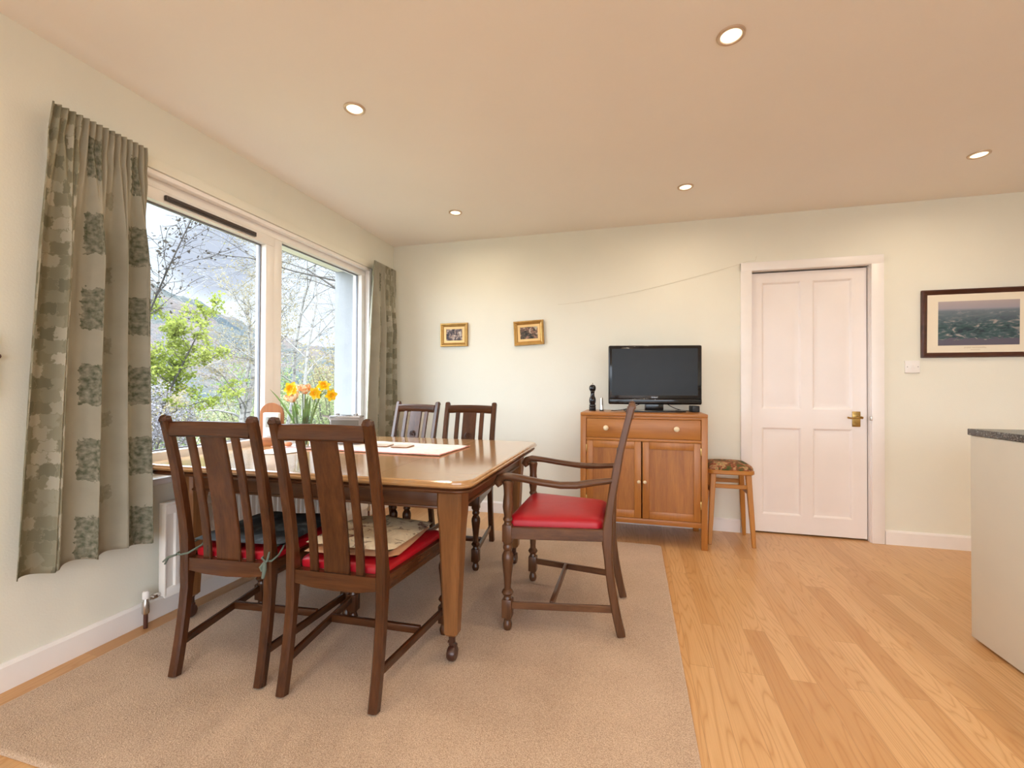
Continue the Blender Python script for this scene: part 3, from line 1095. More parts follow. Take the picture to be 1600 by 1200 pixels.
def cushion(mb, w, d, h, z0=0.0, sag=0.0, seed=0):
    rnd = random.Random(seed)
    n = 14

    def prof(u, v, top):
        a, b = 2 * u - 1, 2 * v - 1
        e = (1 - abs(a) ** 4) * (1 - abs(b) ** 4)
        e = max(0, e) ** 0.45
        q = 0.010 * noise.noise((a * 2.1 + seed, b * 2.1, 0.3))
        return (a * w / 2 * (1 - 0.03 * b * b), b * d / 2 * (1 - 0.03 * a * a), z0 + h / 2 + (h / 2 * e + q * e if top else -h / 2 * e * 0.9))
    mb.grid(lambda u, v: prof(u, v, True), n, n)
    mb.grid(lambda u, v: prof(u, v, False), n, n)
    bmesh.ops.remove_doubles(mb.bm, verts=mb.bm.verts[:], dist=0.0008)
    return mb


def on_chair(loc, rz, x, y):
    v = Matrix.Rotation(rz, 3, 'Z') @ Vector((x, y, 0))
    return (loc[0] + v.x, loc[1] + v.y)


SEAT_TOP = CZ + 0.425 - 0.004 + 0.036
x, y = on_chair(spots[0][0], spots[0][1], 0.0, 0.030)
cu = thing('seat_cushion', 'navy blue seat cushion tied on the near left chair', 'cushion', (x, y, SEAT_TOP - 0.001), spots[0][1], 'seat cushions')
cushion(MB(), 0.40, 0.40, 0.036, 0, 0, 3).build('cover', MAT['navy'], cu, 60)
for s in (-1, 1):
    bx, by = s * 0.178, -0.236
    m = MB()
    # from the cushion corner back and round the post
    m.tube([(s * 0.165, -0.17, 0.012), (s * 0.150, -0.20, 0.0), (s * 0.155, -0.256, -0.012), (bx, -0.268, -0.016), (bx + s * 0.021, -0.262, -0.016),
            (bx + s * 0.022, -0.225, -0.008), (s * 0.195, -0.20, 0.004), (s * 0.185, -0.175, 0.014)], 0.0035, 6)
    if s < 0:
        m.tube([(bx - 0.018, -0.266, -0.018), (bx - 0.045, -0.275, -0.026), (bx - 0.07, -0.272, -0.046)], [0.004, 0.004, 0.003], 6)
        m.tube([(bx - 0.018, -0.266, -0.018), (bx - 0.050, -0.270, -0.030), (bx - 0.066, -0.268, -0.056)], [0.004, 0.004, 0.003], 6)
    else:
        m.tube([(bx, -0.270, -0.018), (bx + 0.004, -0.276, -0.045), (bx - 0.003, -0.275, -0.075)], [0.006, 0.007, 0.005], 6)
        m.tube([(bx, -0.270, -0.018), (bx - 0.012, -0.275, -0.036), (bx - 0.006, -0.275, -0.05)], [0.005, 0.006, 0.004], 6)
        m.tube([(bx, -0.270, -0.018), (bx + 0.014, -0.275, -0.012), (bx + 0.02, -0.272, 0.02)], [0.005, 0.005, 0.003], 6)
    tag(m.build('tie', MAT['green_tie'], cu, 60), 'grey green fabric tie')
x, y = on_chair(spots[1][0], spots[1][1], 0.005, 0.015)
cu = cushion(MB(), 0.365, 0.36, 0.030, 0, 0, 5).build('seat_cushion', MAT['peach'], None, 60)
cu.location = (x, y, SEAT_TOP - 0.001)
cu.rotation_euler = (0, 0, spots[1][1] + 0.07)
tag(cu, 'peach lined flat cushion, lower of two on the centre front chair', 'cushion', 'seat cushions')
cu = cushion(MB(), 0.36, 0.36, 0.034, 0, 0, 8).build('seat_cushion', MAT['embroidered'], None, 60)
cu.location = (x + 0.006, y + 0.004, SEAT_TOP + 0.022)
cu.rotation_euler = (0, 0, spots[1][1] - 0.03)
tag(cu, 'cream embroidered cushion on top of the peach one on the centre front chair', 'cushion', 'seat cushions')

# ------------------------------------------------------------------ dining table
TZ = 0.742
tb = thing('dining_table', 'large oak draw leaf dining table with square tapered legs on castors', 'table', (0.816, -1.587, CZ), radians(0.8))
hx, hy = 0.772, 0.652
m = MB()
rs = []
zt = TZ - CZ
for ins, z in ((0.022, zt - 0.027), (0.006, zt - 0.025), (0.0, zt - 0.018), (0.0, zt - 0.013), (0.005, zt - 0.011), (0.006, zt - 0.004), (0.012, zt), (0.02, zt)):
    rs.append([(x, y, z) for x, y in rrect(-hx + ins, hx - ins, -hy + ins, hy - ins, 0.07 - ins * 0.5, 7)])
m.rings(rs)
top = m.build('table_top', TOPOAK['x'], tb, 30)
# joints between leaves
m = MB()
for x in (-0.066, 0.36):
    m.box(x - 0.0008, x + 0.0008, -hy + 0.02, hy - 0.02, zt - 0.001, zt + 0.0002)
m.build('leaf_joint', APRON['y'], top, 0)
m = MB()
rs = []
for ins, z in ((0.035, zt - 0.052), (0.018, zt - 0.048), (0.012, zt - 0.040), (0.012, zt - 0.036), (0.020, zt - 0.032), (0.022, zt - 0.0275)):
    rs.append([(x, y, z) for x, y in rrect(-hx + ins, hx - ins, -hy + ins, hy - ins, 0.06, 7)])
m.rings(rs)
m.build('edge_moulding', APRON['x'], tb, 30)
lx, ly = 0.650, 0.502
for s in (-1, 1):
    m = MB()
    m.box(-lx, lx, s * (ly + 0.028) - 0.011, s * (ly + 0.028) + 0.011, 0.602, zt - 0.05, 0.002)
    m.box(-lx, lx, s * (ly + 0.030) - 0.014, s * (ly + 0.030) + 0.014, 0.596, 0.608, 0.004)
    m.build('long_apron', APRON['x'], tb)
    m = MB()
    m.box(s * (lx + 0.028) - 0.011, s * (lx + 0.028) + 0.011, -ly, ly, 0.602, zt - 0.05, 0.002)
    m.box(s * (lx + 0.030) - 0.014, s * (lx + 0.030) + 0.014, -ly, ly, 0.596, 0.608, 0.004)
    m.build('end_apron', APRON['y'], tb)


def table_leg(sx, sy):
    m = MB()
    rs = []
    for z, h, c in ((0.098, 0.020, 0.006), (0.108, 0.0285, 0.008), (0.120, 0.0285, 0.008), (0.30, 0.036, 0.010), (0.50, 0.0445, 0.012), (0.548, 0.0475, 0.012), (0.575, 0.0500, 0.011), (0.60, 0.0505, 0.010), (zt - 0.05, 0.0505, 0.010)):
        x, y = sx * lx, sy * ly
        rs.append([(x + a, y + b, z) for a, b in ((h - c, -h), (h, -h + c), (h, h - c), (h - c, h), (-h + c, h), (-h, h - c), (-h, -h + c), (-h + c, -h))])
    m.rings(rs)
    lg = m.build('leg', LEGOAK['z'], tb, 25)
    m = MB().lathe([(0.014, 0.060), (0.013, 0.085), (0.018, 0.1), (0.018, 0.102)], (sx * lx, sy * ly, 0), 12)
    m.sweep([(sx * lx - 0.014, sy * ly, 0.072), (sx * lx + 0.016, sy * ly - 0.004, 0.062), (sx * lx + 0.016, sy * ly - 0.012, 0.029)], (0.020, 0.010), (0, 1, 0), 0.002)
    cs_ = m.build('castor', MAT['rubber'], lg)
    x, y = sx * lx + 0.004, sy * ly - 0.008
    m = MB().lathe([(0.006, -0.016), (0.024, -0.016), (0.029, -0.009), (0.0295, 0.0), (0.029, 0.009), (0.024, 0.016), (0.006, 0.016)], (x, y, 0.030), 20, 'x')
    tag(m.build('wheel', MAT['rubber'], cs_, 40), 'dark brown castor wheel')


for sx in (-1, 1):
    for sy in (-1, 1):
        table_leg(sx, sy)

# ------------------------------------------------------------------ things on the table
# woven runner, slightly skewed on the table
q = [Vector((0.20, -1.655)), Vector((1.232, -1.685)), Vector((1.248, -1.285)), (Vector((0.24, -1.215)))]


def runner_pt(u, v, z=0.003):
    p = (q[0] * (1 - u) + q[1] * u) * (1 - v) + (q[3] * (1 - u) + q[2] * u) * v
    e = 0.006 * noise.noise((p.x * 30, p.y * 30, 1.0)) if (u in (0, 1) or v in (0, 1)) else 0
    wv = 0.0022 * (1 + noise.noise((p.x * 14, p.y * 14, 0)))
    return (p.x + e, p.y + e, TZ + z + wv)


m = MB()
m.grid(lambda u, v: runner_pt(u, v), 60, 26)
o = m.build('table_runner', MAT['runner'], None, 60)
sd = o.modifiers.new('thickness', 'SOLIDIFY')
sd.thickness = 0.0025
sd.offset = -1
tag(o, 'white woven runner with pink edging lying along the table', 'runner')
m = MB()
ed = [runner_pt(i / 40, 0, 0.004) for i in range(41)] + [runner_pt(1, i / 16, 0.004) for i in range(1, 17)]
m.tube(ed, 0.0028, 5)
tag(m.build('edging', MAT['lace_edge'], o), 'pink stitched edging')
o_run = o
# flat place mat and round plate-sized doily near the vase
m = MB().lathe([(0.10, 0.0), (0.108, 0.002), (0.105, 0.004), (0.0, 0.004)], (0, 0, 0), 40, cap=False)
o = m.build('place_mat', MAT['paper'])
o.location = (0.365, -1.765, TZ + 0.0008)
tag(o, 'round white mat on the table in front of the vase', 'mat')
m = MB().lathe([(0.014, 0), (0.020, 0.006), (0.021, 0.016), (0.014, 0.022), (0.010, 0.019), (0.0, 0.014)], (0, 0, 0), 18)
o = m.build('tea_light_holder', MAT['orange'])
o.location = (0.285, -1.625, TZ + 0.0085)
tag(o, 'tiny terracotta holder beside the vase foot', 'candle holder')
for i, (x, y, r, lab) in enumerate(((0.775, -1.452, 0.10, 'square coaster on the runner, nearer the window'), (0.905, -1.452, 0.06, 'square coaster on the runner, nearer the table end'))):
    c = thing('coaster', lab, 'coaster', (x, y, TZ + 0.0080), r, 'coasters on the runner')
    MB().box(-0.05, 0.05, -0.05, 0.05, 0, 0.004, 0.0015).build('base', MAT['coaster_edge'], c)
    MB().box(-0.047, 0.047, -0.047, 0.047, 0.0038, 0.005).build('face', MAT['coaster'], c, 0)

# arched wooden stand and the thermometer clock in front of it
yaw = radians(18)
st = thing('arched_stand', 'arched teak letter stand on the table near the window', 'stand', (0.098, -1.545, TZ), yaw)
m = MB()
ol = [(-0.066, 0.012), (0.066, 0.012)]
for k in range(13):
    a = pi * k / 12
    ol.append((0.066 * cos(a), 0.182 + 0.066 * sin(a)))
m.prism(ol, 'y', -0.009, 0.009)
m.build('arched_back', ARCHWOOD['z'], st)
MB().box(-0.066, 0.066, -0.082, 0.009, 0.0, 0.046, 0.003).build('base', ARCHWOOD['x'], st)
v = Matrix.Rotation(yaw, 3, 'Z') @ Vector((0.022, -0.050, 0))
ck = thing('thermometer', 'white digital thermometer standing on the arched stand', 'thermometer', (0.098 + v.x, -1.545 + v.y, TZ + 0.0465), yaw)
MB().box(-0.045, 0.045, -0.014, 0.014, 0, 0.146, 0.006, 3).build('case', MAT['plastic_white'], ck)
dsp = MB().box(-0.029, 0.029, -0.0155, -0.0135, 0.062, 0.122, 0.001).build('display', MAT['lcd'], ck)
m = MB()
for k, (x, z) in enumerate(((-0.018, 0.104), (-0.004, 0.104), (0.010, 0.104), (-0.016, 0.078), (0.0, 0.078))):   # segments of a number display
    m.box(x, x + 0.008, -0.0160, -0.0153, z, z + 0.0015)
    m.box(x, x + 0.008, -0.0160, -0.0153, z + 0.006, z + 0.0075)
    m.box(x + 0.007, x + 0.0085, -0.0160, -0.0153, z, z + 0.013)
    m.box(x, x + 0.008, -0.0160, -0.0153, z + 0.012, z + 0.0135)
m.build('digit', MAT['digit'], dsp, 0)
MB().box(-0.02, 0.02, -0.0148, -0.0135, 0.008, 0.011).build('label_strip', MAT['lcd'], ck, 0)

# radio
rd = thing('radio', 'small grey portable radio with silver controls on top', 'radio', (0.520, -1.418, TZ + 0.0082), radians(14))
MB().box(-0.088, 0.088, -0.040, 0.040, 0.0, 0.158, 0.010, 3).build('case', MAT['lilac'], rd)
MB().box(-0.080, 0.082, -0.0425, -0.039, 0.030, 0.140, 0.003).build('grille', MAT['grille'], rd)
m = MB().box(-0.092, 0.088, -0.042, 0.042, 0.152, 0.166, 0.005)
m.build('top_panel', MAT['silver'], rd)
for x in (-0.058, 0.052):
    MB().lathe([(0.015, 0), (0.015, 0.010), (0.012, 0.012)], (x, -0.008, 0.166), 16).build('knob', MAT['silver'], rd)
MB().box(-0.032, 0.030, -0.028, 0.02, 0.1655, 0.1685, 0.001).build('button_panel', MAT['black_gloss'], rd)
m = MB()
for k in range(5):
    m.box(-0.028 + k * 0.0115, -0.019 + k * 0.0115, -0.022, -0.010, 0.168, 0.1715, 0.001)
m.build('button', MAT['silver'], rd)
MB().tube([(-0.090, 0.01, 0.10), (-0.104, 0.01, 0.14), (-0.12, 0.008, 0.158), (-0.15, 0.0, 0.163)], [0.006, 0.008, 0.008, 0.006], 8).build('handle', MAT['silver'], rd)

# vase and flowers
VX, VY = 0.372, -1.612
va = thing('vase', 'clear glass vase of daffodils and tulips on the table', 'vase', (VX, VY, TZ + 0.0085))
pr_o = [(0.0, 0.0), (0.034, 0.0), (0.037, 0.004), (0.037, 0.03), (0.040, 0.10), (0.046, 0.168)]
pr_i = [(0.0435, 0.168), (0.0375, 0.10), (0.034, 0.03), (0.032, 0.012), (0.0, 0.011)]
MB().lathe(pr_o + pr_i, (0, 0, 0), 32, cap=False).build('glass', MAT['vase_glass'], va, 40)
MB().lathe([(0.0, 0.0125), (0.0315, 0.0125), (0.0335, 0.03), (0.0368, 0.095), (0.0, 0.095)], (0, 0, 0), 28, cap=False).build('water', MAT['water'], va, 40)
VB = TZ + 0.0085 + 0.014


def bez(a, b, c, n=10):
    a, b, c = Vector(a), Vector(b), Vector(c)
    return [a * (1 - k / n) ** 2 + b * 2 * (k / n) * (1 - k / n) + c * (k / n) ** 2 for k in range(n + 1)]


def frame_to(d):
    return Vector(d).to_track_quat('Z', 'Y').to_matrix().to_4x4()


def daffodil(head, face, foot, ctrl, label, s=1.0):
    t = thing('daffodil', label, 'flower', foot, 0, 'daffodils in the vase')
    f0 = Vector(foot)
    hd = Vector(head) - f0
    st_ = MB().tube(bez((0, 0, 0), Vector(ctrl) - f0, hd), 0.0026, 7)
    st_.build('stem', MAT['stem'], t)
    Mx = Matrix.Translation(hd) @ frame_to(face)
    m = MB()
    for k in range(6):
        a = 2 * pi * k / 6 + 0.2
        R_ = Matrix.Rotation(a, 4, 'Z')

        def pf(u, v):
            L = 0.043 * s * v
            wd = 0.016 * s * sin(pi * min(1, v * 0.93 + 0.05)) ** 0.8 * (2 * u - 1)
            z = 0.003 + 0.010 * s * v - 0.012 * s * v * v * (0.5 + 0.5 * (k % 2)) + 0.004 * (2 * u - 1) ** 2
            return Mx @ R_ @ Vector((L, wd, z))
        m.grid(pf, 4, 7)
    m.build('petals', MAT['daffodil'], t, 80)
    m = MB()

    def tr(u, v):
        a = 2 * pi * u
        r = s * (0.0085 + 0.006 * v + 0.006 * max(0, v - 0.7) / 0.3 * (1 + 0.25 * sin(9 * a)))
        return Mx @ Vector((r * cos(a), r * sin(a), 0.002 + 0.024 * s * v))
    m.grid(tr, 36, 7)
    tag(m.build('trumpet', MAT['trumpet'], t, 80), 'deep orange yellow trumpet')


daffodil((0.314, -1.634, 1.072), (0.30, -0.90, 0.15), (VX - 0.012, VY - 0.004, VB), (0.330, -1.615, 0.95), 'yellow daffodil, highest at the left of the bunch', 1.0)
daffodil((0.487, -1.588, 1.088), (0.45, -0.55, 0.55), (VX + 0.012, VY + 0.006, VB), (0.435, -1.600, 0.95), 'yellow daffodil, uppermost of the three on the right', 0.9)
daffodil((0.448, -1.602, 1.050), (0.15, -0.95, -0.10), (VX + 0.008, VY - 0.008, VB), (0.432, -1.605, 0.95), 'yellow daffodil in the middle of the right hand three', 0.9)
daffodil((0.525, -1.578, 1.040), (0.85, -0.45, -0.10), (VX + 0.016, VY, VB), (0.455, -1.590, 1.12), 'yellow daffodil nodding outward at the far right of the bunch', 0.85)


def tulip(head, foot, ctrl, label, openness=0.7, s=1.0, axis=(0.1, -0.3, 1)):
    t = thing('tulip', label, 'flower', foot, 0, 'tulips in the vase')
    f0 = Vector(foot)
    hd = Vector(head) - f0
    MB().tube(bez((0, 0, 0), Vector(ctrl) - f0, hd), 0.0033, 7).build('stem', MAT['stem'], t)
    Mx = Matrix.Translation(hd) @ frame_to(axis)
    m = MB()
    for k in range(6):
        R_ = Matrix.Rotation(2 * pi * k / 6 + 0.3, 4, 'Z')
        k2 = 1.0 if k % 2 else 0.86

        def pf(u, v):
            rad = s * (0.004 + (0.024 + 0.018 * openness) * sin(pi * 0.5 * min(1, v * 1.15)) * k2)
            wd = 0.023 * s * sin(pi * min(0.97, v * 0.88 + 0.08)) ** 0.7 * (2 * u - 1)
            z = 0.048 * s * v + 0.003 * noise.noise((k * 3.1, v * 4, u * 4))
            cup = 0.010 * (2 * u - 1) ** 2
            return Mx @ R_ @ Vector((rad - cup * s, wd, z))
        m.grid(pf, 5, 8)
    m.build('petals', MAT['tulip'], t, 80)
    return t, f0


def leaf_blade(path, width, parent=None, name='leaf'):
    m = MB()
    n = len(path) - 1
    P = [Vector(p) for p in path]

    def fn(u, v):
        i = min(n - 1, int(v * n))
        p = P[i].lerp(P[i + 1], v * n - i)
        t_ = (P[i + 1] - P[i]).normalized()
        sd_ = t_.cross(Vector((0.3, -1, 0.1))).normalized()
        w_ = width * (sin(pi * min(1, 0.12 + v * 0.88)) ** 0.7)
        return p + sd_ * w_ * (u - 0.5) + Vector((0, -1, 0)) * 0.25 * w_ * (2 * u - 1) ** 2
    m.grid(fn, 4, 18)
    return m.build(name, MAT['leaf'], parent, 80)


t1, f1 = tulip((0.334, -1.640, 1.000), (VX - 0.004, VY - 0.012, VB), (0.345, -1.626, 0.90), 'open orange and cream tulip below the left daffodil', 1.0, 1.0, (-0.15, -0.45, 1))
leaf_blade([p - f1 for p in bez((VX - 0.004, VY - 0.014, VB), (0.335, -1.63, 0.93), (0.325, -1.64, 0.985), 8)], 0.022, t1)
lb = leaf_blade([p - f1 for p in bez((0.352, -1.625, 0.93), (0.335, -1.65, 1.02), (0.392, -1.65, 0.955), 8)], 0.020, t1)
t2, f2 = tulip((0.388, -1.616, 1.046), (VX, VY + 0.004, VB), (0.378, -1.61, 0.92), 'peach tulip at the centre top of the bunch', 0.8, 1.0, (0.05, -0.25, 1))
leaf_blade([p - f2 for p in bez((VX + 0.002, VY - 0.002, VB), (0.390, -1.615, 0.93), (0.402, -1.612, 1.035), 8)], 0.024, t2)
leaf_blade([p - f2 for p in bez((VX + 0.008, VY - 0.002, VB), (0.410, -1.610, 0.93), (0.416, -1.606, 1.03), 8)], 0.022, t2)
t3, f3 = tulip((0.358, -1.600, 1.055), (VX - 0.006, VY + 0.012, VB), (0.360, -1.60, 0.93), 'pale pink and cream tulip behind the left daffodil', 0.5, 0.85, (-0.05, 0.1, 1))
ft = Vector((VX - 0.010, VY + 0.002, VB))
o = leaf_blade([p - ft for p in bez(ft, (0.335, -1.625, 0.93), (0.192, -1.664, 1.072), 12)], 0.013, None, 'daffodil_leaf')
o.location = ft
tag(o, 'single long narrow leaf leaning out left from the vase', 'leaf')

# ------------------------------------------------------------------ radiator
ra = thing('radiator', 'white panel radiator on the wall under the window', 'radiator', (0, 0, 0))
ry0, ry1, rz0, rz1 = -2.150, -0.520, 0.105, 0.535
xb, xf = 0.045, 0.085
m = MB()
prof = []
nf = 40
pitch = (ry1 - ry0 - 0.06) / nf
prof.append((ry0, xf - 0.004))
y = ry0 + 0.03
for k in range(nf):
    prof += [(y, xf - 0.010), (y + pitch * 0.28, xf - 0.010), (y + pitch * 0.40, xf), (y + pitch * 0.86, xf), (y + pitch * 0.98, xf - 0.010)]
    y += pitch
prof.append((ry1, xf - 0.004))
m.rings([[(x, yy, rz0 + 0.045) for yy, x in prof], [(x, yy, rz1 - 0.045) for yy, x in prof]], cap=False, closed=False)
m.box(xf - 0.016, xf - 0.003, ry0, ry1, rz1 - 0.046, rz1 - 0.004, 0.004)
m.box(xf - 0.016, xf - 0.003, ry0, ry1, rz0, rz0 + 0.046, 0.004)
m.build('front_panel', MAT['radiator'], ra, 30)
for y in (ry0 + 0.001, ry1 - 0.001):
    MB().box(xb, xf - 0.002, y - 0.005, y + 0.005, rz0 + 0.01, rz1, 0.003).build('side_panel', MAT['radiator'], ra)
m = MB().box(xb - 0.004, xf, ry0 - 0.002, ry1 + 0.002, rz1 - 0.004, rz1 + 0.008, 0.003)
m.build('top_grille', MAT['radiator'], ra)
MB().box(0.016, 0.045, ry0 + 0.15, ry1 - 0.15, rz0 + 0.02, rz1 - 0.02).build('wall_bracket', MAT['radiator'], ra)
m = MB().tube([(0.055, ry0 + 0.01, rz0 + 0.022), (0.055, ry0 - 0.050, rz0 + 0.022)], 0.009, 10)
m.lathe([(0.012, 0.066), (0.014, 0.07), (0.014, 0.108), (0.010, 0.125), (0.008, 0.14)], (0.055, ry0 - 0.065, 0), 12)
m.lathe([(0.011, 0), (0.013, 0.004), (0.013, 0.02), (0.011, 0.024)], (0.055, ry0 - 0.040, rz0 + 0.022), 10, 'y')
vl = m.build('valve', MAT['steel'], ra)
MB().lathe([(0.012, 0.132), (0.0135, 0.136), (0.0135, 0.160), (0.010, 0.166)], (0.055, ry0 - 0.065, 0), 14).build('valve_cap', MAT['plastic_white'], vl)
tag(MB().tube([(0.055, ry0 - 0.065, 0.001), (0.055, ry0 - 0.065, 0.072)], 0.0085, 10).build('pipe', MAT['copper'], ra), 'dark painted pipe rising from the floor')
m = MB().tube([(0.055, ry1 - 0.01, rz0 + 0.022), (0.055, ry1 + 0.05, rz0 + 0.022)], 0.009, 10)
m.lathe([(0.012, 0.066), (0.014, 0.07), (0.014, 0.115), (0.010, 0.14)], (0.055, ry1 + 0.055, 0), 12)
m.build('valve', MAT['steel'], ra)
tag(MB().tube([(0.055, ry1 + 0.055, 0.001), (0.055, ry1 + 0.055, 0.072)], 0.0085, 10).build('pipe', MAT['copper'], ra), 'dark painted pipe rising from the floor')

# ------------------------------------------------------------------ curtains


def make_curtain(name, label, ytop, ybot, ztop, zbot, nf, amp, seed, width_m, xw=0.062, u0=0.02):
    t = thing(name, label, 'curtain', (0, 0, 0), 0, 'pair of printed curtains')
    rnd = random.Random(seed)
    ph = rnd.random() * 6
    nu, nv = 220, 70
    k2 = [rnd.uniform(-0.5, 0.5) for _ in range(6)]

    def fn(u, v):
        b = smooth01((v - 0.035) / 0.30)
        yt = ytop[0] + (ytop[1] - ytop[0]) * u
        yb = ybot[0] + (ybot[1] - ybot[0]) * u
        tt = v ** 0.8
        y = yt * (1 - tt) + yb * tt
        ang = 2 * pi * nf * (u + 0.030 * sin(5.2 * u + ph) + 0.012 * k2[0] * v) + ph
        w1 = sin(ang)
        fold = amp * (w1 + 0.30 * sin(2 * ang + 1.1) + 0.10 * sin(3 * ang + 0.4) + 0.25 * sin(0.53 * ang + ph)) * (1 - 0.25 * v)
        y += b * (0.42 * amp) * cos(ang) * 0.9
        pleat = 0.008 * sin(2 * pi * 15 * u + 0.6) * (1 - b)
        pinch = -0.012 * math.exp(-((v - 0.062) / 0.022) ** 2) * (0.5 + 0.5 * sin(2 * pi * 8 * u))
        x = xw + 0.012 * b + b * fold + pleat + pinch + 0.02 * smooth01((v - 0.5) / 0.5) * u
        z = ztop + (zbot - ztop) * v + 0.006 * sin(ang * 0.7) * v
        return (x, y, z)
    m = MB()
    m.grid(fn, nu, nv, lambda u, v: (u * width_m + u0, (1 - v) * (ztop - zbot)))
    o = m.build('drape', MAT['curtain'], t, 80)
    sd_ = o.modifiers.new('thickness', 'SOLIDIFY')
    sd_.thickness = 0.003
    m = MB()
    m.tube([(0.030, min(ytop) + 0.10, ztop - 0.035), (0.030, max(ytop) - 0.04, ztop - 0.035)], 0.005, 8)
    m.build('hook_rail', MAT['plastic_white'], t)
    return t


make_curtain('curtain', 'full length patterned sage curtain gathered at the near end of the window', (-2.592, -2.258), (-2.678, -2.215), 2.135, 0.405, 4.4, 0.040, 4, 1.12, 0.086)
make_curtain('curtain', 'bunched sage curtain at the far end of the window by the corner', (-0.450, -0.105), (-0.560, -0.035), 2.145, 0.400, 4.2, 0.032, 11, 0.95, 0.080, 0.72)

# ------------------------------------------------------------------ sideboard
sb = thing('sideboard', 'honey oak sideboard with one long drawer and two panelled doors', 'sideboard', (2.221, -0.500, 0))
SX = 0.424                                                # half width
m = MB().box(-SX, SX, -0.006, 0.462, 0.888, 0.912, 0.004)
m.build('top', HONEY['x'], sb)
MB().box(-SX + 0.006, -SX + 0.030, 0.008, 0.455, 0.165, 0.888, 0.002).build('side_panel', HONEY['z'], sb)
MB().box(SX - 0.030, SX - 0.006, 0.008, 0.455, 0.165, 0.888, 0.002).build('side_panel', HONEY['z'], sb)
MB().box(-SX + 0.03, SX - 0.03, 0.435, 0.450, 0.165, 0.888).build('back_panel', HONEY['z'], sb)
MB().box(-SX + 0.02, SX - 0.02, 0.004, 0.445, 0.146, 0.182, 0.002).build('bottom_board', HONEY['x'], sb)
MB().box(-SX + 0.036, SX - 0.036, 0.003, 0.03, 0.716, 0.734, 0.001).build('rail', HONEY['x'], sb)
MB().box(-SX + 0.036, SX - 0.036, 0.003, 0.03, 0.872, 0.889, 0.001).build('rail', HONEY['x'], sb)
for x0 in (-SX, SX - 0.040):
    for y0 in (0.0, 0.42):
        m = MB().box(x0, x0 + 0.040, y0, y0 + 0.036, 0, 0.889, 0.003)
        m.build('leg', HONEY['z'], sb)
m = MB().box(-SX + 0.042, SX - 0.042, 0.004, 0.024, 0.736, 0.870, 0.003)
dr = m.build('drawer', HONEY['x'], sb)


def knob(x, z, y0, r, par):
    m = MB().lathe([(r * 0.55, 0.0), (r * 0.5, -0.008), (r * 0.7, -0.012), (r, -0.018), (r * 0.96, -0.026), (r * 0.6, -0.031), (0.0, -0.032)], (x, y0, z), 16, 'y', cap=False)
    tag(m.build('knob', MAT['cream_knob'], par, 50), 'round cream knob')


knob(-0.244, 0.806, 0.004, 0.019, dr)
knob(0.226, 0.808, 0.004, 0.019, dr)
for s in (-1, 1):
    x0, x1 = (0.004, SX - 0.042) if s > 0 else (-SX + 0.042, -0.004)
    z0, z1 = 0.184, 0.714
    sw = 0.046
    m = MB()
    m.box(x0, x0 + sw, 0.004, 0.024, z0, z1, 0.003)
    m.box(x1 - sw, x1, 0.004, 0.024, z0, z1, 0.003)
    m.box(x0 + sw, x1 - sw, 0.004, 0.024, z1 - 0.050, z1, 0.002)
    m.box(x0 + sw, x1 - sw, 0.004, 0.024, z0, z0 + 0.052, 0.002)
    d = m.build('door', HONEY['z'], sb)
    MB().box(x0 + sw - 0.004, x1 - sw + 0.004, 0.012, 0.020, z0 + 0.048, z1 - 0.046).build('door_panel', HONEYPANEL['z'], d)
    knob(0.020 * s, 0.439, 0.004, 0.012, d)
    xh = x1 if s > 0 else x0
    m = MB()
    for z in (0.27, 0.63):
        m.box(xh - 0.004, xh + 0.004, 0.001, 0.01, z, z + 0.055, 0.001)
    m.build('hinge', MAT['brass'], d)

# television on the sideboard
SBT = 0.912
tv = thing('television', 'black flat screen television on the sideboard', 'television', (2.315, -0.262, SBT), radians(9))
TW = 0.335
m = MB().box(-TW, TW, -0.012, 0.022, 0.055, 0.492, 0.010, 3)
m.box(-TW + 0.09, TW - 0.09, 0.02, 0.066, 0.10, 0.43, 0.02, 2)
m.build('casing', MAT['black_gloss'], tv)
MB().box(-TW + 0.024, TW - 0.030, -0.0145, -0.0115, 0.122, 0.468).build('screen', MAT['screen'], tv, 0)
m = MB()
m.box(-TW + 0.004, TW - 0.004, -0.020, -0.010, 0.060, 0.100, 0.008, 3)
m.build('speaker_bar', MAT['black_gloss'], tv)
m = MB()                                                  # raised maker's lettering, too small to read
for k, (wd, hg) in enumerate(((0.005, 0.008), (0.005, 0.007), (0.005, 0.007), (0.006, 0.008), (0.005, 0.007), (0.005, 0.007), (0.004, 0.008))):
    x = -0.026 + k * 0.0072
    m.box(x, x + 0.0012, -0.0150, -0.0118, 0.104, 0.104 + hg)
    m.box(x, x + wd * 0.85, -0.0150, -0.0118, 0.104 + hg - 0.0014, 0.104 + hg)
    if k % 2:
        m.box(x + wd * 0.6, x + wd * 0.85, -0.0150, -0.0118, 0.104, 0.104 + hg)
m.build('logo', MAT['logo'], tv, 0)
MB().lathe([(0.0025, 0), (0.002, -0.002)], (0, -0.019, 0.092), 10, 'y').build('power_light', MAT['logo'], tv)
m = MB()
ol = rrect(-0.215, 0.215, -0.085, 0.115, 0.05, 6)
m.rings([[(x, y, 0.001) for x, y in ol], [(x, y, 0.009) for x, y in ol], [(x * 0.97, y * 0.95, 0.014) for x, y in ol]])
m.box(-0.065, 0.065, -0.005, 0.045, 0.012, 0.070, 0.006)
m.build('stand', MAT['black_gloss'], tv)
m = MB()
m.tube(bez((-0.10, 0.05, 0.055), (-0.20, 0.10, 0.0), (-0.31, 0.04, 0.006), 10), 0.003, 6)
m.tube(bez((0.10, 0.05, 0.06), (0.18, 0.10, 0.0), (0.30, 0.06, 0.007), 10), 0.003, 6)
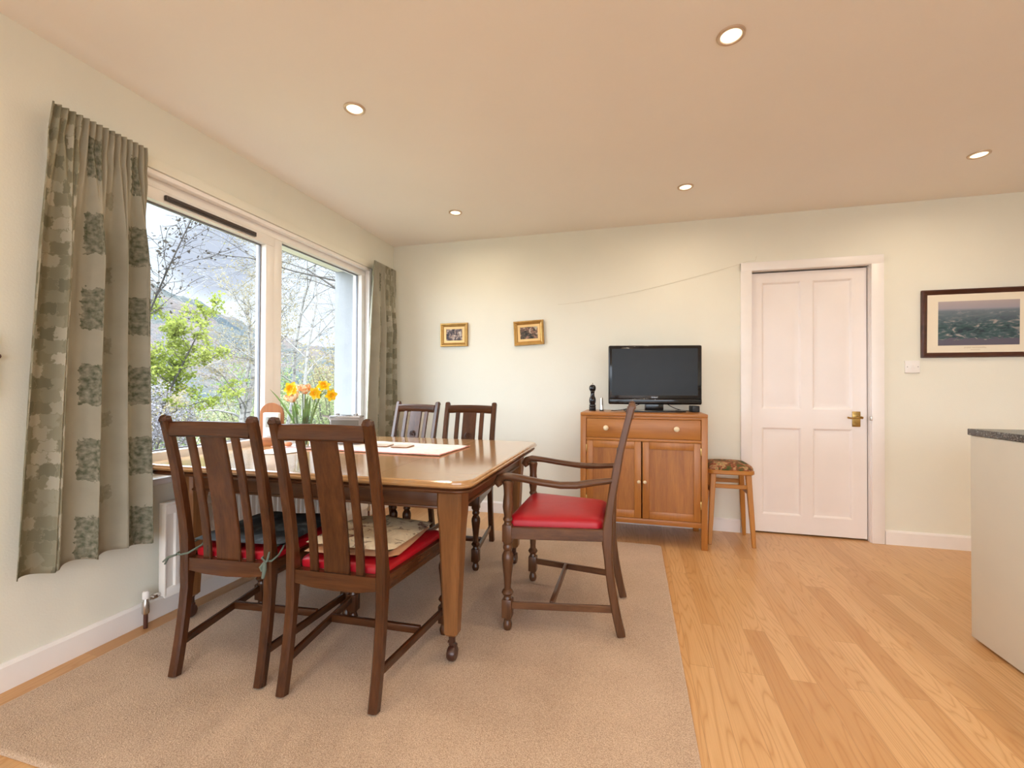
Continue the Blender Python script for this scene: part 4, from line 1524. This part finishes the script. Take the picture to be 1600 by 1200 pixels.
m.tube(bez((-0.16, 0.05, 0.06), (-0.17, 0.12, 0.01), (-0.07, 0.15, 0.006), 10), 0.003, 6)
m.build('cable', MAT['black_matt'], tv)
m = MB().box(-0.060, -0.012, -0.062, 0.0, 0, 0.022, 0.003)
bx = thing('set_top_box', 'small dark box under the right end of the television', 'box', (2.60, -0.20, SBT), radians(9))
MB().box(-0.028, 0.022, -0.05, 0.05, 0.001, 0.048, 0.005).build('case', MAT['black_matt'], bx)
MB().box(-0.026, 0.020, -0.0515, -0.0495, 0.008, 0.014).build('front_strip', MAT['screen'], bx, 0)

# pepper mill and salt
pm = thing('pepper_mill', 'tall black turned pepper mill on the sideboard', 'pepper mill', (1.862, -0.262, SBT))
MB().lathe([(0.026, 0), (0.027, 0.003), (0.027, 0.010), (0.024, 0.013), (0.026, 0.017), (0.026, 0.026), (0.023, 0.030), (0.025, 0.034), (0.025, 0.045), (0.020, 0.052),
            (0.024, 0.064), (0.026, 0.080), (0.024, 0.096), (0.017, 0.112), (0.0145, 0.130), (0.016, 0.146), (0.019, 0.150)], (0, 0, 0), 26).build('body', MAT['black_gloss'], pm, 40)
MB().lathe([(0.017, 0.1505), (0.022, 0.156), (0.0255, 0.168), (0.025, 0.182), (0.020, 0.194), (0.010, 0.200), (0.004, 0.201)], (0, 0, 0), 26).build('head', MAT['black_gloss'], pm, 40)
tag(MB().lathe([(0.003, 0.200), (0.0025, 0.205), (0.0045, 0.209), (0.003, 0.214)], (0, 0, 0), 12).build('finial', MAT['steel'], pm), 'steel finial')
sk = thing('salt_shaker', 'small tapered steel shaker beside the pepper mill', 'shaker', (1.930, -0.258, SBT))
MB().lathe([(0.0155, 0.008), (0.0100, 0.098), (0.008, 0.103), (0.0, 0.104)], (0, 0, 0), 20, cap=False).build('body', MAT['steel'], sk, 40)
tag(MB().lathe([(0.016, 0), (0.0165, 0.008), (0.0155, 0.010)], (0, 0, 0), 20).build('base', MAT['black_matt'], sk, 40), 'black base ring')

# ------------------------------------------------------------------ stool
so = thing('stool', 'beech stool with floral tapestry seat between sideboard and door', 'stool', (2.818, -0.212, 0))
tz = 0.520


def seat_ring(z, hxx, hyy, r):
    return [(x, y, z) for x, y in rrect(-hxx, hxx, -hyy, hyy, r, 6)]


m = MB()
m.rings([seat_ring(tz - 0.030, 0.145, 0.140, 0.05), seat_ring(tz - 0.024, 0.153, 0.148, 0.055), seat_ring(tz - 0.004, 0.153, 0.148, 0.055), seat_ring(tz, 0.147, 0.142, 0.05)])
m.build('seat_frame', STOOLWOOD['x'], so, 30)
m = MB()
m.rings([seat_ring(tz - 0.002, 0.146, 0.141, 0.05), seat_ring(tz + 0.012, 0.147, 0.142, 0.05), seat_ring(tz + 0.028, 0.138, 0.133, 0.05), seat_ring(tz + 0.040, 0.115, 0.110, 0.05), seat_ring(tz + 0.047, 0.075, 0.072, 0.04), seat_ring(tz + 0.050, 0.03, 0.03, 0.015)])
tag(m.build('seat_pad', MAT['tapestry'], so, 60), 'floral tapestry pad in dark green and rust')
tops, feet = {}, {}
for sx in (-1, 1):
    for sy in (-1, 1):
        a = Vector((sx * 0.112, sy * 0.108, tz - 0.028))
        b = Vector((sx * 0.140, sy * 0.142, 0.0035))
        tops[sx, sy], feet[sx, sy] = a, b
        m = MB().sweep([b, b.lerp(a, 0.3), a], [(0.024, 0.024), (0.030, 0.030), (0.036, 0.036)], (1, 0, 0), 0.004)
        m.build('leg', STOOLWOOD['z'], so)
for sy, z in ((-1, 0.405), (1, 0.405)):
    k = z / (tz - 0.028)
    p0, p1 = feet[-1, sy].lerp(tops[-1, sy], k), feet[1, sy].lerp(tops[1, sy], k)
    m = MB().sweep([p0 + Vector((0.014, 0, 0)), p1 - Vector((0.014, 0, 0))], (0.028, 0.016), (0, 0, 1), 0.003)
    m.build('stretcher', STOOLWOOD['x'], so)
for sx, z in ((-1, 0.36), (1, 0.36)):
    k = z / (tz - 0.028)
    p0, p1 = feet[sx, -1].lerp(tops[sx, -1], k), feet[sx, 1].lerp(tops[sx, 1], k)
    m = MB().sweep([p0 + Vector((0, 0.014, 0)), p1 - Vector((0, 0.014, 0))], (0.026, 0.016), (0, 0, 1), 0.003)
    m.build('stretcher', STOOLWOOD['y'], so)

# ------------------------------------------------------------------ kitchen unit at the right
ku = thing('kitchen_unit', 'pale sage kitchen unit end panel at the right edge', 'cabinet', (3.585, -1.317, 0))
m = MB().box(0.0, 0.62, -2.1, 0.0, 0.012, 0.884, 0.002)
m.build('end_panel', MAT['unit'], ku)
MB().box(0.02, 0.60, -2.08, -0.02, 0.0, 0.013).build('plinth', MAT['unit_gap'], ku, 0)
m = MB().box(-0.004, 0.64, -2.12, 0.012, 0.885, 0.913, 0.003)
o = m.build('worktop', MAT['granite'])
o.location = (3.585, -1.317, 0)
tag(o, 'dark speckled granite worktop on the kitchen unit', 'worktop')

# ------------------------------------------------------------------ pictures and fittings on the walls


def frame_ring(m, hw, hh, steps, y_sign=-1):
    """mitred moulding: steps of (inset, projection) from the outside in"""
    rs = []
    for ins, pj in steps:
        a, b = hw - ins, hh - ins
        rs.append([(-a, -pj, -b), (a, -pj, -b), (a, -pj, b), (-a, -pj, b)])
    m.rings(rs, cap=False)
    return m


def small_picture(label, x, z, tilt, paint):
    t = thing('framed_painting', label, 'picture', (x, -0.001, z), 0, 'pair of small gilt framed paintings')
    t.rotation_euler = (radians(1.5), radians(tilt), 0)
    m = frame_ring(MB(), 0.130, 0.104, [(0.0, 0.0), (0.0, 0.020), (0.004, 0.026), (0.012, 0.026), (0.018, 0.020), (0.024, 0.018), (0.032, 0.010)])
    m.build('frame', MAT['gold'], t, 25)
    m = frame_ring(MB(), 0.099, 0.073, [(0.0, 0.010), (0.004, 0.0105), (0.022, 0.0095), (0.0225, 0.004)])
    tag(m.build('mount', MAT['gilt_mount'], t, 25), 'pale gilt inner mount')
    MB().box(-0.078, 0.078, -0.006, -0.002, -0.052, 0.052).build('canvas', paint, t, 0)
    MB().box(-0.120, 0.120, -0.003, -0.0005, -0.095, 0.095).build('backing', MAT['mount'], t, 0)


small_picture('small gilt framed painting nearer the window corner', 0.616, 1.559, 0.0, MAT['painting_a'])
small_picture('small gilt framed painting hanging slightly crooked nearer the television', 1.301, 1.557, -2.6, MAT['painting_b'])
bp_ = thing('framed_photograph', 'aerial landscape photograph in dark mahogany frame right of the door', 'picture', (4.405, -0.001, 1.537))
bp_.rotation_euler = (radians(1.2), 0, 0)
m = frame_ring(MB(), 0.318, 0.232, [(0.0, 0.0), (0.0, 0.018), (0.003, 0.022), (0.010, 0.024), (0.018, 0.019), (0.030, 0.013), (0.034, 0.010)])
m.build('frame', FRAMEWOOD['x'], bp_, 25)
MB().box(-0.286, 0.286, -0.010, -0.004, -0.200, 0.200).build('mount', MAT['mount'], bp_, 0)
ph = MB().box(-0.222, 0.222, -0.0115, -0.0095, -0.150, 0.150).build('print', MAT['aerial'], bp_, 0)
m = MB()                                                  # two lines of handwriting, illegible at this size


def scribble(m, x0, x1, z, h, seed):
    rnd = random.Random(seed)
    n = int((x1 - x0) / 0.0035)
    pts = []
    for k in range(n + 1):
        pts.append((x0 + (x1 - x0) * k / n, -0.0103, z + h * (0.5 if k % 2 else -0.5) * rnd.uniform(0.4, 1.3)))
    m.tube(pts, 0.0009, 4)


scribble(m, -0.075, -0.040, -0.166, 0.008, 2)
scribble(m, -0.032, 0.045, -0.166, 0.008, 3)
scribble(m, -0.040, 0.012, -0.180, 0.005, 4)
m.build('caption', MAT['ink'], bp_)
sw_ = thing('light_switch', 'white double switch plate below the framed photograph', 'switch', (4.036, 0, 1.243))
MB().box(-0.043, 0.043, -0.012, 0.0, -0.043, 0.043, 0.004, 3).build('plate', MAT['plastic_white'], sw_)
m = MB()
for x in (-0.012, 0.006):
    m.box(x, x + 0.012, -0.0155, -0.0115, -0.012, 0.012, 0.0015)
m.build('rocker', MAT['plastic_white'], sw_)
m = MB()
for x in (-0.031, 0.031):
    m.lathe([(0.003, 0.0), (0.003, -0.0005), (0.0, -0.001)], (x, -0.0118, 0), 10, 'y', cap=False)
tag(m.build('screw', MAT['screw'], sw_), 'small dull screw heads')

m = MB()
pts = []
for k in range(25):
    u = k / 24
    x = 1.55 + (2.945 - 1.55) * u
    z = 1.79 + 0.245 * u ** 1.5
    pts.append((x, -0.003, z))
pts += [(2.99, -0.010, 2.050), (3.05, -0.012, 2.052), (3.058, -0.013, 2.085)]
m.tube(pts, 0.0008, 5)
o = m.build('string', MAT['string'])
tag(o, 'thin string strung along the wall to the door frame', 'string')
# dark wooden ornament just inside the left edge of view
wo_ = thing('wall_ornament', 'dark turned wood ornament on the wall at far left edge', 'ornament', (0.0, -2.7205, 1.10))
MB().box(0.0, 0.022, -0.05, 0.022, -0.05, 0.165, 0.004).build('body', FRAMEWOOD['z'], wo_)
MB().lathe([(0.004, -0.012), (0.012, -0.006), (0.014, 0.0), (0.012, 0.006), (0.004, 0.012)], (0.024, 0.020, 0.085), 14).build('knob', FRAMEWOOD['z'], wo_)

# ------------------------------------------------------------------ recessed ceiling lamps


def downlight(x, y, label):
    t = thing('downlight', label, 'ceiling lamp', (x, y, H), 0, 'recessed ceiling downlights')
    m = MB().lathe([(0.036, -0.002), (0.038, -0.006), (0.044, -0.008), (0.049, -0.005), (0.050, 0.0)], (0, 0, 0), 32, cap=False)
    m.build('ring', MAT['chrome_ring'], t, 40)
    m = MB().lathe([(0.0, -0.0040), (0.034, -0.0040), (0.037, -0.0015)], (0, 0, 0), 28, cap=False)
    m.build('lens', MAT['lens'], t, 40)
    ld = bpy.data.lights.new('lamp', 'AREA')
    ld.shape = 'DISK'
    ld.size = 0.07
    ld.energy = LAMP_POWER
    ld.color = LAMP_COLOR
    ld.spread = radians(170)
    lo = bpy.data.objects.new('lamp', ld)
    COL.objects.link(lo)
    lo.parent = t
    lo.location = (0, 0, -0.012)


downlight(0.888, -1.900, 'lit recessed ceiling lamp nearest the window, towards the viewer')
downlight(0.874, -0.620, 'lit recessed ceiling lamp near the window corner, farthest left at the back')
downlight(2.510, -1.925, 'lit recessed ceiling lamp at upper centre, nearest the viewer')
downlight(2.489, -0.640, 'lit recessed ceiling lamp in front of the wall above the television')
downlight(4.025, -0.655, 'lit recessed ceiling lamp at the far right beyond the door')
for x, y in ((4.03, -1.92), (0.89, -3.2), (2.5, -3.2), (4.03, -3.2), (0.89, -4.5), (2.5, -4.5), (4.03, -4.5)):
    downlight(x, y, 'lit recessed ceiling lamp out of view behind the viewer or past the right edge')

# ------------------------------------------------------------------ outdoors


def gz(x, y):
    d = max(0.0, -x)
    return -1.25 - 0.085 * min(d, 60) + 0.15 * noise.noise((x * 0.2, y * 0.2, 0))


m = MB()
NR, NA = 26, 40


def gfn(u, v):
    r = 0.2 + 92 * v ** 1.8
    a = radians(60 + 190 * u)
    x, y = -0.31 + r * cos(a), -1.5 + r * sin(a)
    x = min(x, -0.31)
    return (x, y, gz(x, y))


m.grid(gfn, NA, NR)
o = m.build('ground', MAT['ground'], None, 80)
tag(o, 'rough grass sloping away outside the window', 'ground', kind='structure')
m = MB()


def hfn(u, v):
    az = 95 + 85 * u
    d = 85 + 260 * v
    a = radians(az)
    x, y = 2.16 + d * cos(a), -3.73 + d * sin(a)
    if az < 125:
        e = 0.062
    elif az < 135:
        e = 0.062 + (0.104 - 0.062) * (az - 125) / 10
    elif az < 145:
        e = 0.104 + (0.172 - 0.104) * (az - 135) / 10
    else:
        e = 0.172 + 0.006 * (az - 145)
    base = -6.6
    top = 1.08 + e * 300
    k = smooth01(v / 0.83)
    z = base + (top - base) * k + (2.2 + 2.5 * k) * noise.fractal(Vector((x * 0.05, y * 0.05, 2)), 1.0, 2.0, 6)
    z += 1.8 * abs(noise.noise((x * 0.33, y * 0.33, 5)))
    return (x, y, z)


m.grid(hfn, 230, 150)
o = m.build('hill', MAT['hill'], None, 80)
tag(o, 'wooded hill rising across the valley to the left', 'hill', kind='structure')


class Raw:
    def __init__(self):
        self.v, self.f = [], []

    def tube(self, pts, rad, n):
        base = len(self.v)
        for i, p in enumerate(pts):
            a, b = pts[max(0, i - 1)], pts[min(len(pts) - 1, i + 1)]
            t = (b - a).normalized()
            s = t.cross(Vector((0.31, 0.17, 0.93))).normalized()
            q_ = t.cross(s)
            for k in range(n):
                an = 2 * pi * k / n
                self.v.append(p + (s * cos(an) + q_ * sin(an)) * rad[i])
        for i in range(len(pts) - 1):
            for k in range(n):
                j = (k + 1) % n
                self.f.append((base + i * n + k, base + i * n + j, base + (i + 1) * n + j, base + (i + 1) * n + k))

    def leaf(self, p, s, rnd):
        d = Vector((rnd.gauss(0, 1), rnd.gauss(0, 1), rnd.gauss(0, 0.7))).normalized()
        e = d.cross(Vector((rnd.gauss(0, 1), rnd.gauss(0, 1), rnd.gauss(0, 1)))).normalized()
        b = len(self.v)
        self.v += [p, p + d * s * 0.5 + e * s * 0.32, p + d * s, p + d * s * 0.5 - e * s * 0.32]
        self.f.append((b, b + 1, b + 2, b + 3))

    def build(self, name, m_, parent):
        me = bpy.data.meshes.new(name)
        me.from_pydata([tuple(p) for p in self.v], [], self.f)
        me.materials.append(m_)
        o_ = bpy.data.objects.new(name, me)
        COL.objects.link(o_)
        o_.parent = parent
        return o_


def tree(name, label, cat, loc, h, r0, bark, leafm, seed, leaf_s=0.06, leaves=6, spread=0.9, droop=0.0, levels=3, clear=0.25, stems=1, lean=(0, 0), group=None, nb=11, bl=1.0):
    rnd = random.Random(seed)
    z0 = gz(loc[0], loc[1]) - 0.05
    t = thing(name, label, cat, (loc[0], loc[1], z0), 0, group)
    wood_, fol = Raw(), Raw()

    def grow(p, d, L, r, lev):
        n = 6 if lev == 0 else 4
        pts, rad = [p.copy()], [r]
        dd = d.copy()
        for i in range(n):
            jit = 0.10 if lev == 0 else 0.22
            dd = (dd + Vector((rnd.gauss(0, jit), rnd.gauss(0, jit), rnd.gauss(0, jit * 0.6) - (droop if lev > 0 else 0)))).normalized()
            p = p + dd * (L / n)
            pts.append(p.copy())
            rad.append(max(0.003, r * (1 - 0.82 * (i + 1) / n)))
        wood_.tube(pts, rad, 6 if lev == 0 else (4 if lev == 1 else 3))
        if lev < levels:
            kids = nb if lev == 0 else 6
            for k in range(kids):
                f_ = (clear + (1 - clear) * (k + rnd.random()) / kids) if lev == 0 else (0.2 + 0.8 * (k + rnd.random()) / kids)
                i = min(n - 1, int(f_ * n))
                q_ = pts[i].lerp(pts[i + 1], f_ * n - i)
                a = rnd.uniform(0, 2 * pi)
                out = Vector((cos(a), sin(a), rnd.uniform(0.1, 0.9) if lev == 0 else rnd.uniform(-0.2, 0.7)))
                nd = (out.normalized() * spread + dd * 0.55).normalized()
                nl = L * (rnd.uniform(0.34, 0.52) * (1.15 - 0.55 * f_)) * bl if lev == 0 else L * rnd.uniform(0.38, 0.62)
                grow(q_, nd, nl, rad[i] * (0.42 if lev == 0 else 0.55), lev + 1)
        if lev >= levels - 1 and leaves:
            for k in range(leaves if lev == levels else max(1, leaves // 2)):
                f_ = rnd.uniform(0.25, 1.0)
                i = min(n - 1, int(f_ * n))
                fol.leaf(pts[i].lerp(pts[i + 1], f_ * n - i) + Vector((rnd.gauss(0, 0.03), rnd.gauss(0, 0.03), rnd.gauss(0, 0.03))), leaf_s * rnd.uniform(0.6, 1.3), rnd)
    for s in range(stems):
        d0 = Vector((lean[0] + rnd.gauss(0, 0.10 if stems > 1 else 0.03), lean[1] + rnd.gauss(0, 0.10 if stems > 1 else 0.03), 1)).normalized()
        grow(Vector((rnd.gauss(0, 0.1) * (stems > 1), rnd.gauss(0, 0.1) * (stems > 1), 0)), d0, h * (1 if s == 0 else rnd.uniform(0.75, 0.95)), r0 * (1 if s == 0 else 0.8), 0)
    wood_.build('trunk', bark, t)
    if fol.f:
        fol.build('foliage', leafm, t)
    return t


def shrub(label, loc, rad, hgt, leafm, seed, n, leaf_s, group='bushes on the slope outside'):
    """dense bush: many thin stems fanning up from the base, each set with leaves"""
    rnd = random.Random(seed)
    z0 = gz(loc[0], loc[1]) - 0.05
    t = thing('shrub', label, 'bush', (loc[0], loc[1], z0), 0, group)
    wood_, fol = Raw(), Raw()
    for k in range(46):
        a = rnd.uniform(0, 2 * pi)
        rr = rad * sqrt(rnd.random())
        hh = hgt * (1 - 0.55 * (rr / rad) ** 2) * rnd.uniform(0.75, 1.08)
        tip = Vector((rr * cos(a), rr * sin(a), hh))
        mid = Vector((tip.x * 0.35, tip.y * 0.35, hh * 0.55))
        pts = bez((rnd.gauss(0, 0.15), rnd.gauss(0, 0.15), 0), mid, tip, 6)
        wood_.tube(pts, [0.03 * (1 - 0.8 * i / 6) for i in range(7)], 4)
        for j in range(n // 46):
            f_ = rnd.uniform(0.3, 1.0) ** 0.7
            i = min(5, int(f_ * 6))
            p = pts[i].lerp(pts[i + 1], f_ * 6 - i)
            fol.leaf(p + Vector((rnd.gauss(0, 0.12), rnd.gauss(0, 0.12), rnd.gauss(0, 0.12))) * rad * 0.55, leaf_s * rnd.uniform(0.6, 1.4), rnd)
    wood_.build('stems', MAT['bark'], t)
    fol.build('foliage', leafm, t)
    return t


TG = 'birches on the slope outside'
tree('birch_tree', 'white stemmed birch seen through the right side of the left pane', 'tree', (-10.8, 8.7), 7.0, 0.13, MAT['birch_bark'], MAT['leaf_tan'], 3, 0.06, 7, 0.9, 0.0, 3, 0.25, 2, group=TG, bl=0.8)
tree('birch_tree', 'slender birch in the middle of the right pane behind the flowers', 'tree', (-6.2, 6.3), 8.2, 0.055, MAT['birch_bark'], MAT['leaf_tan'], 7, 0.04, 3, 0.8, 0.04, 3, 0.35, 1, group=TG)
tree('birch_tree', 'pale leaning birch at the left of the right pane', 'tree', (-8.0, 7.4), 8.6, 0.065, MAT['birch_bark'], MAT['leaf_tan'], 12, 0.04, 3, 0.85, 0.05, 3, 0.3, 1, (0.05, -0.05), group=TG)
tree('overhanging_tree', 'bare branched tree overhanging the right pane from the right', 'tree', (-2.9, 4.3), 8.4, 0.10, MAT['bark'], MAT['leaf_pale'], 21, 0.035, 2, 1.15, 0.07, 3, 0.3, 1, (-0.10, -0.06), nb=18)
tree('birch_tree', 'birch with tan buds at the right edge of the left pane', 'tree', (-8.6, 6.9), 7.0, 0.06, MAT['bark'], MAT['leaf_tan'], 31, 0.045, 6, 0.8, 0.03, 3, 0.4, 1, group=TG, bl=0.6)
tree('sapling', 'thin dark twigged sapling at the left edge of the window', 'tree', (-3.8, -0.30), 5.0, 0.026, MAT['bark'], MAT['leaf_dark'], 40, 0.04, 5, 0.75, 0.0, 2, 0.70, 1, bl=0.34)
tree('leafy_tree', 'bright lime leaved young tree at the left of the window', 'tree', (-5.7, 1.80), 3.75, 0.05, MAT['bark'], MAT['leaf_lime'], 44, 0.06, 16, 1.0, 0.0, 3, 0.58, 1, nb=10, bl=0.62)
tree('blossom_tree', 'small tree in white blossom low at the left of the window', 'tree', (-4.7, 0.92), 2.55, 0.04, MAT['bark'], MAT['blossom'], 51, 0.035, 14, 1.1, 0.0, 3, 0.5, 1, nb=9, bl=0.75)
for i, (x, y, r, hgt, lm, n, ls, lab) in enumerate((
        (-7.0, 3.2, 1.1, 2.3, 'leaf_green', 3600, 0.06, 'fresh green bush below the lime leaved tree'),
        (-4.9, 1.7, 0.8, 1.5, 'leaf_green', 2300, 0.045, 'low green bush at the foot of the blossom tree'),
        (-13.5, 8.6, 2.4, 3.4, 'leaf_tan', 5000, 0.09, 'tan spring bush left of the white stemmed birch'),
        (-15.5, 13.5, 2.8, 3.8, 'leaf_pale', 5000, 0.10, 'pale bush behind the white stemmed birch'),
        (-13.0, 13.6, 2.6, 4.0, 'leaf_pale', 5000, 0.095, 'pale bush behind the mullion'),
        (-9.4, 12.4, 2.4, 4.2, 'leaf_green', 5000, 0.085, 'green bush low behind the leaning birch'),
        (-8.4, 10.2, 2.2, 4.0, 'leaf_pale', 5000, 0.08, 'pale bush low behind the slender birch'),
        (-5.6, 9.0, 2.2, 4.0, 'leaf_green', 5000, 0.075, 'green bush at the right of the right pane'),
        (-18.5, 9.5, 3.2, 4.6, 'leaf_pale', 5000, 0.12, 'large pale bush farther down the slope at the left'),
        (-24.0, 14.0, 4.0, 6.0, 'leaf_tan', 5000, 0.15, 'largest tan bush far down the slope'),
        (-20.0, 19.0, 4.0, 6.2, 'leaf_green', 5000, 0.15, 'far green bush seen beyond the casement stile'),
        (-14.0, 19.0, 4.0, 6.8, 'leaf_tan', 5000, 0.14, 'far tan bush seen through the right pane'),
        (-9.5, 5.2, 1.3, 2.2, 'leaf_tan', 3400, 0.06, 'tan undergrowth bush in front of the white stemmed birch'),
        (-5.0, 5.0, 1.1, 1.9, 'leaf_pale', 3000, 0.05, 'pale undergrowth bush just behind the flowers'))):
    shrub(lab, (x, y), r, hgt, MAT[lm], 100 + i, n, ls)
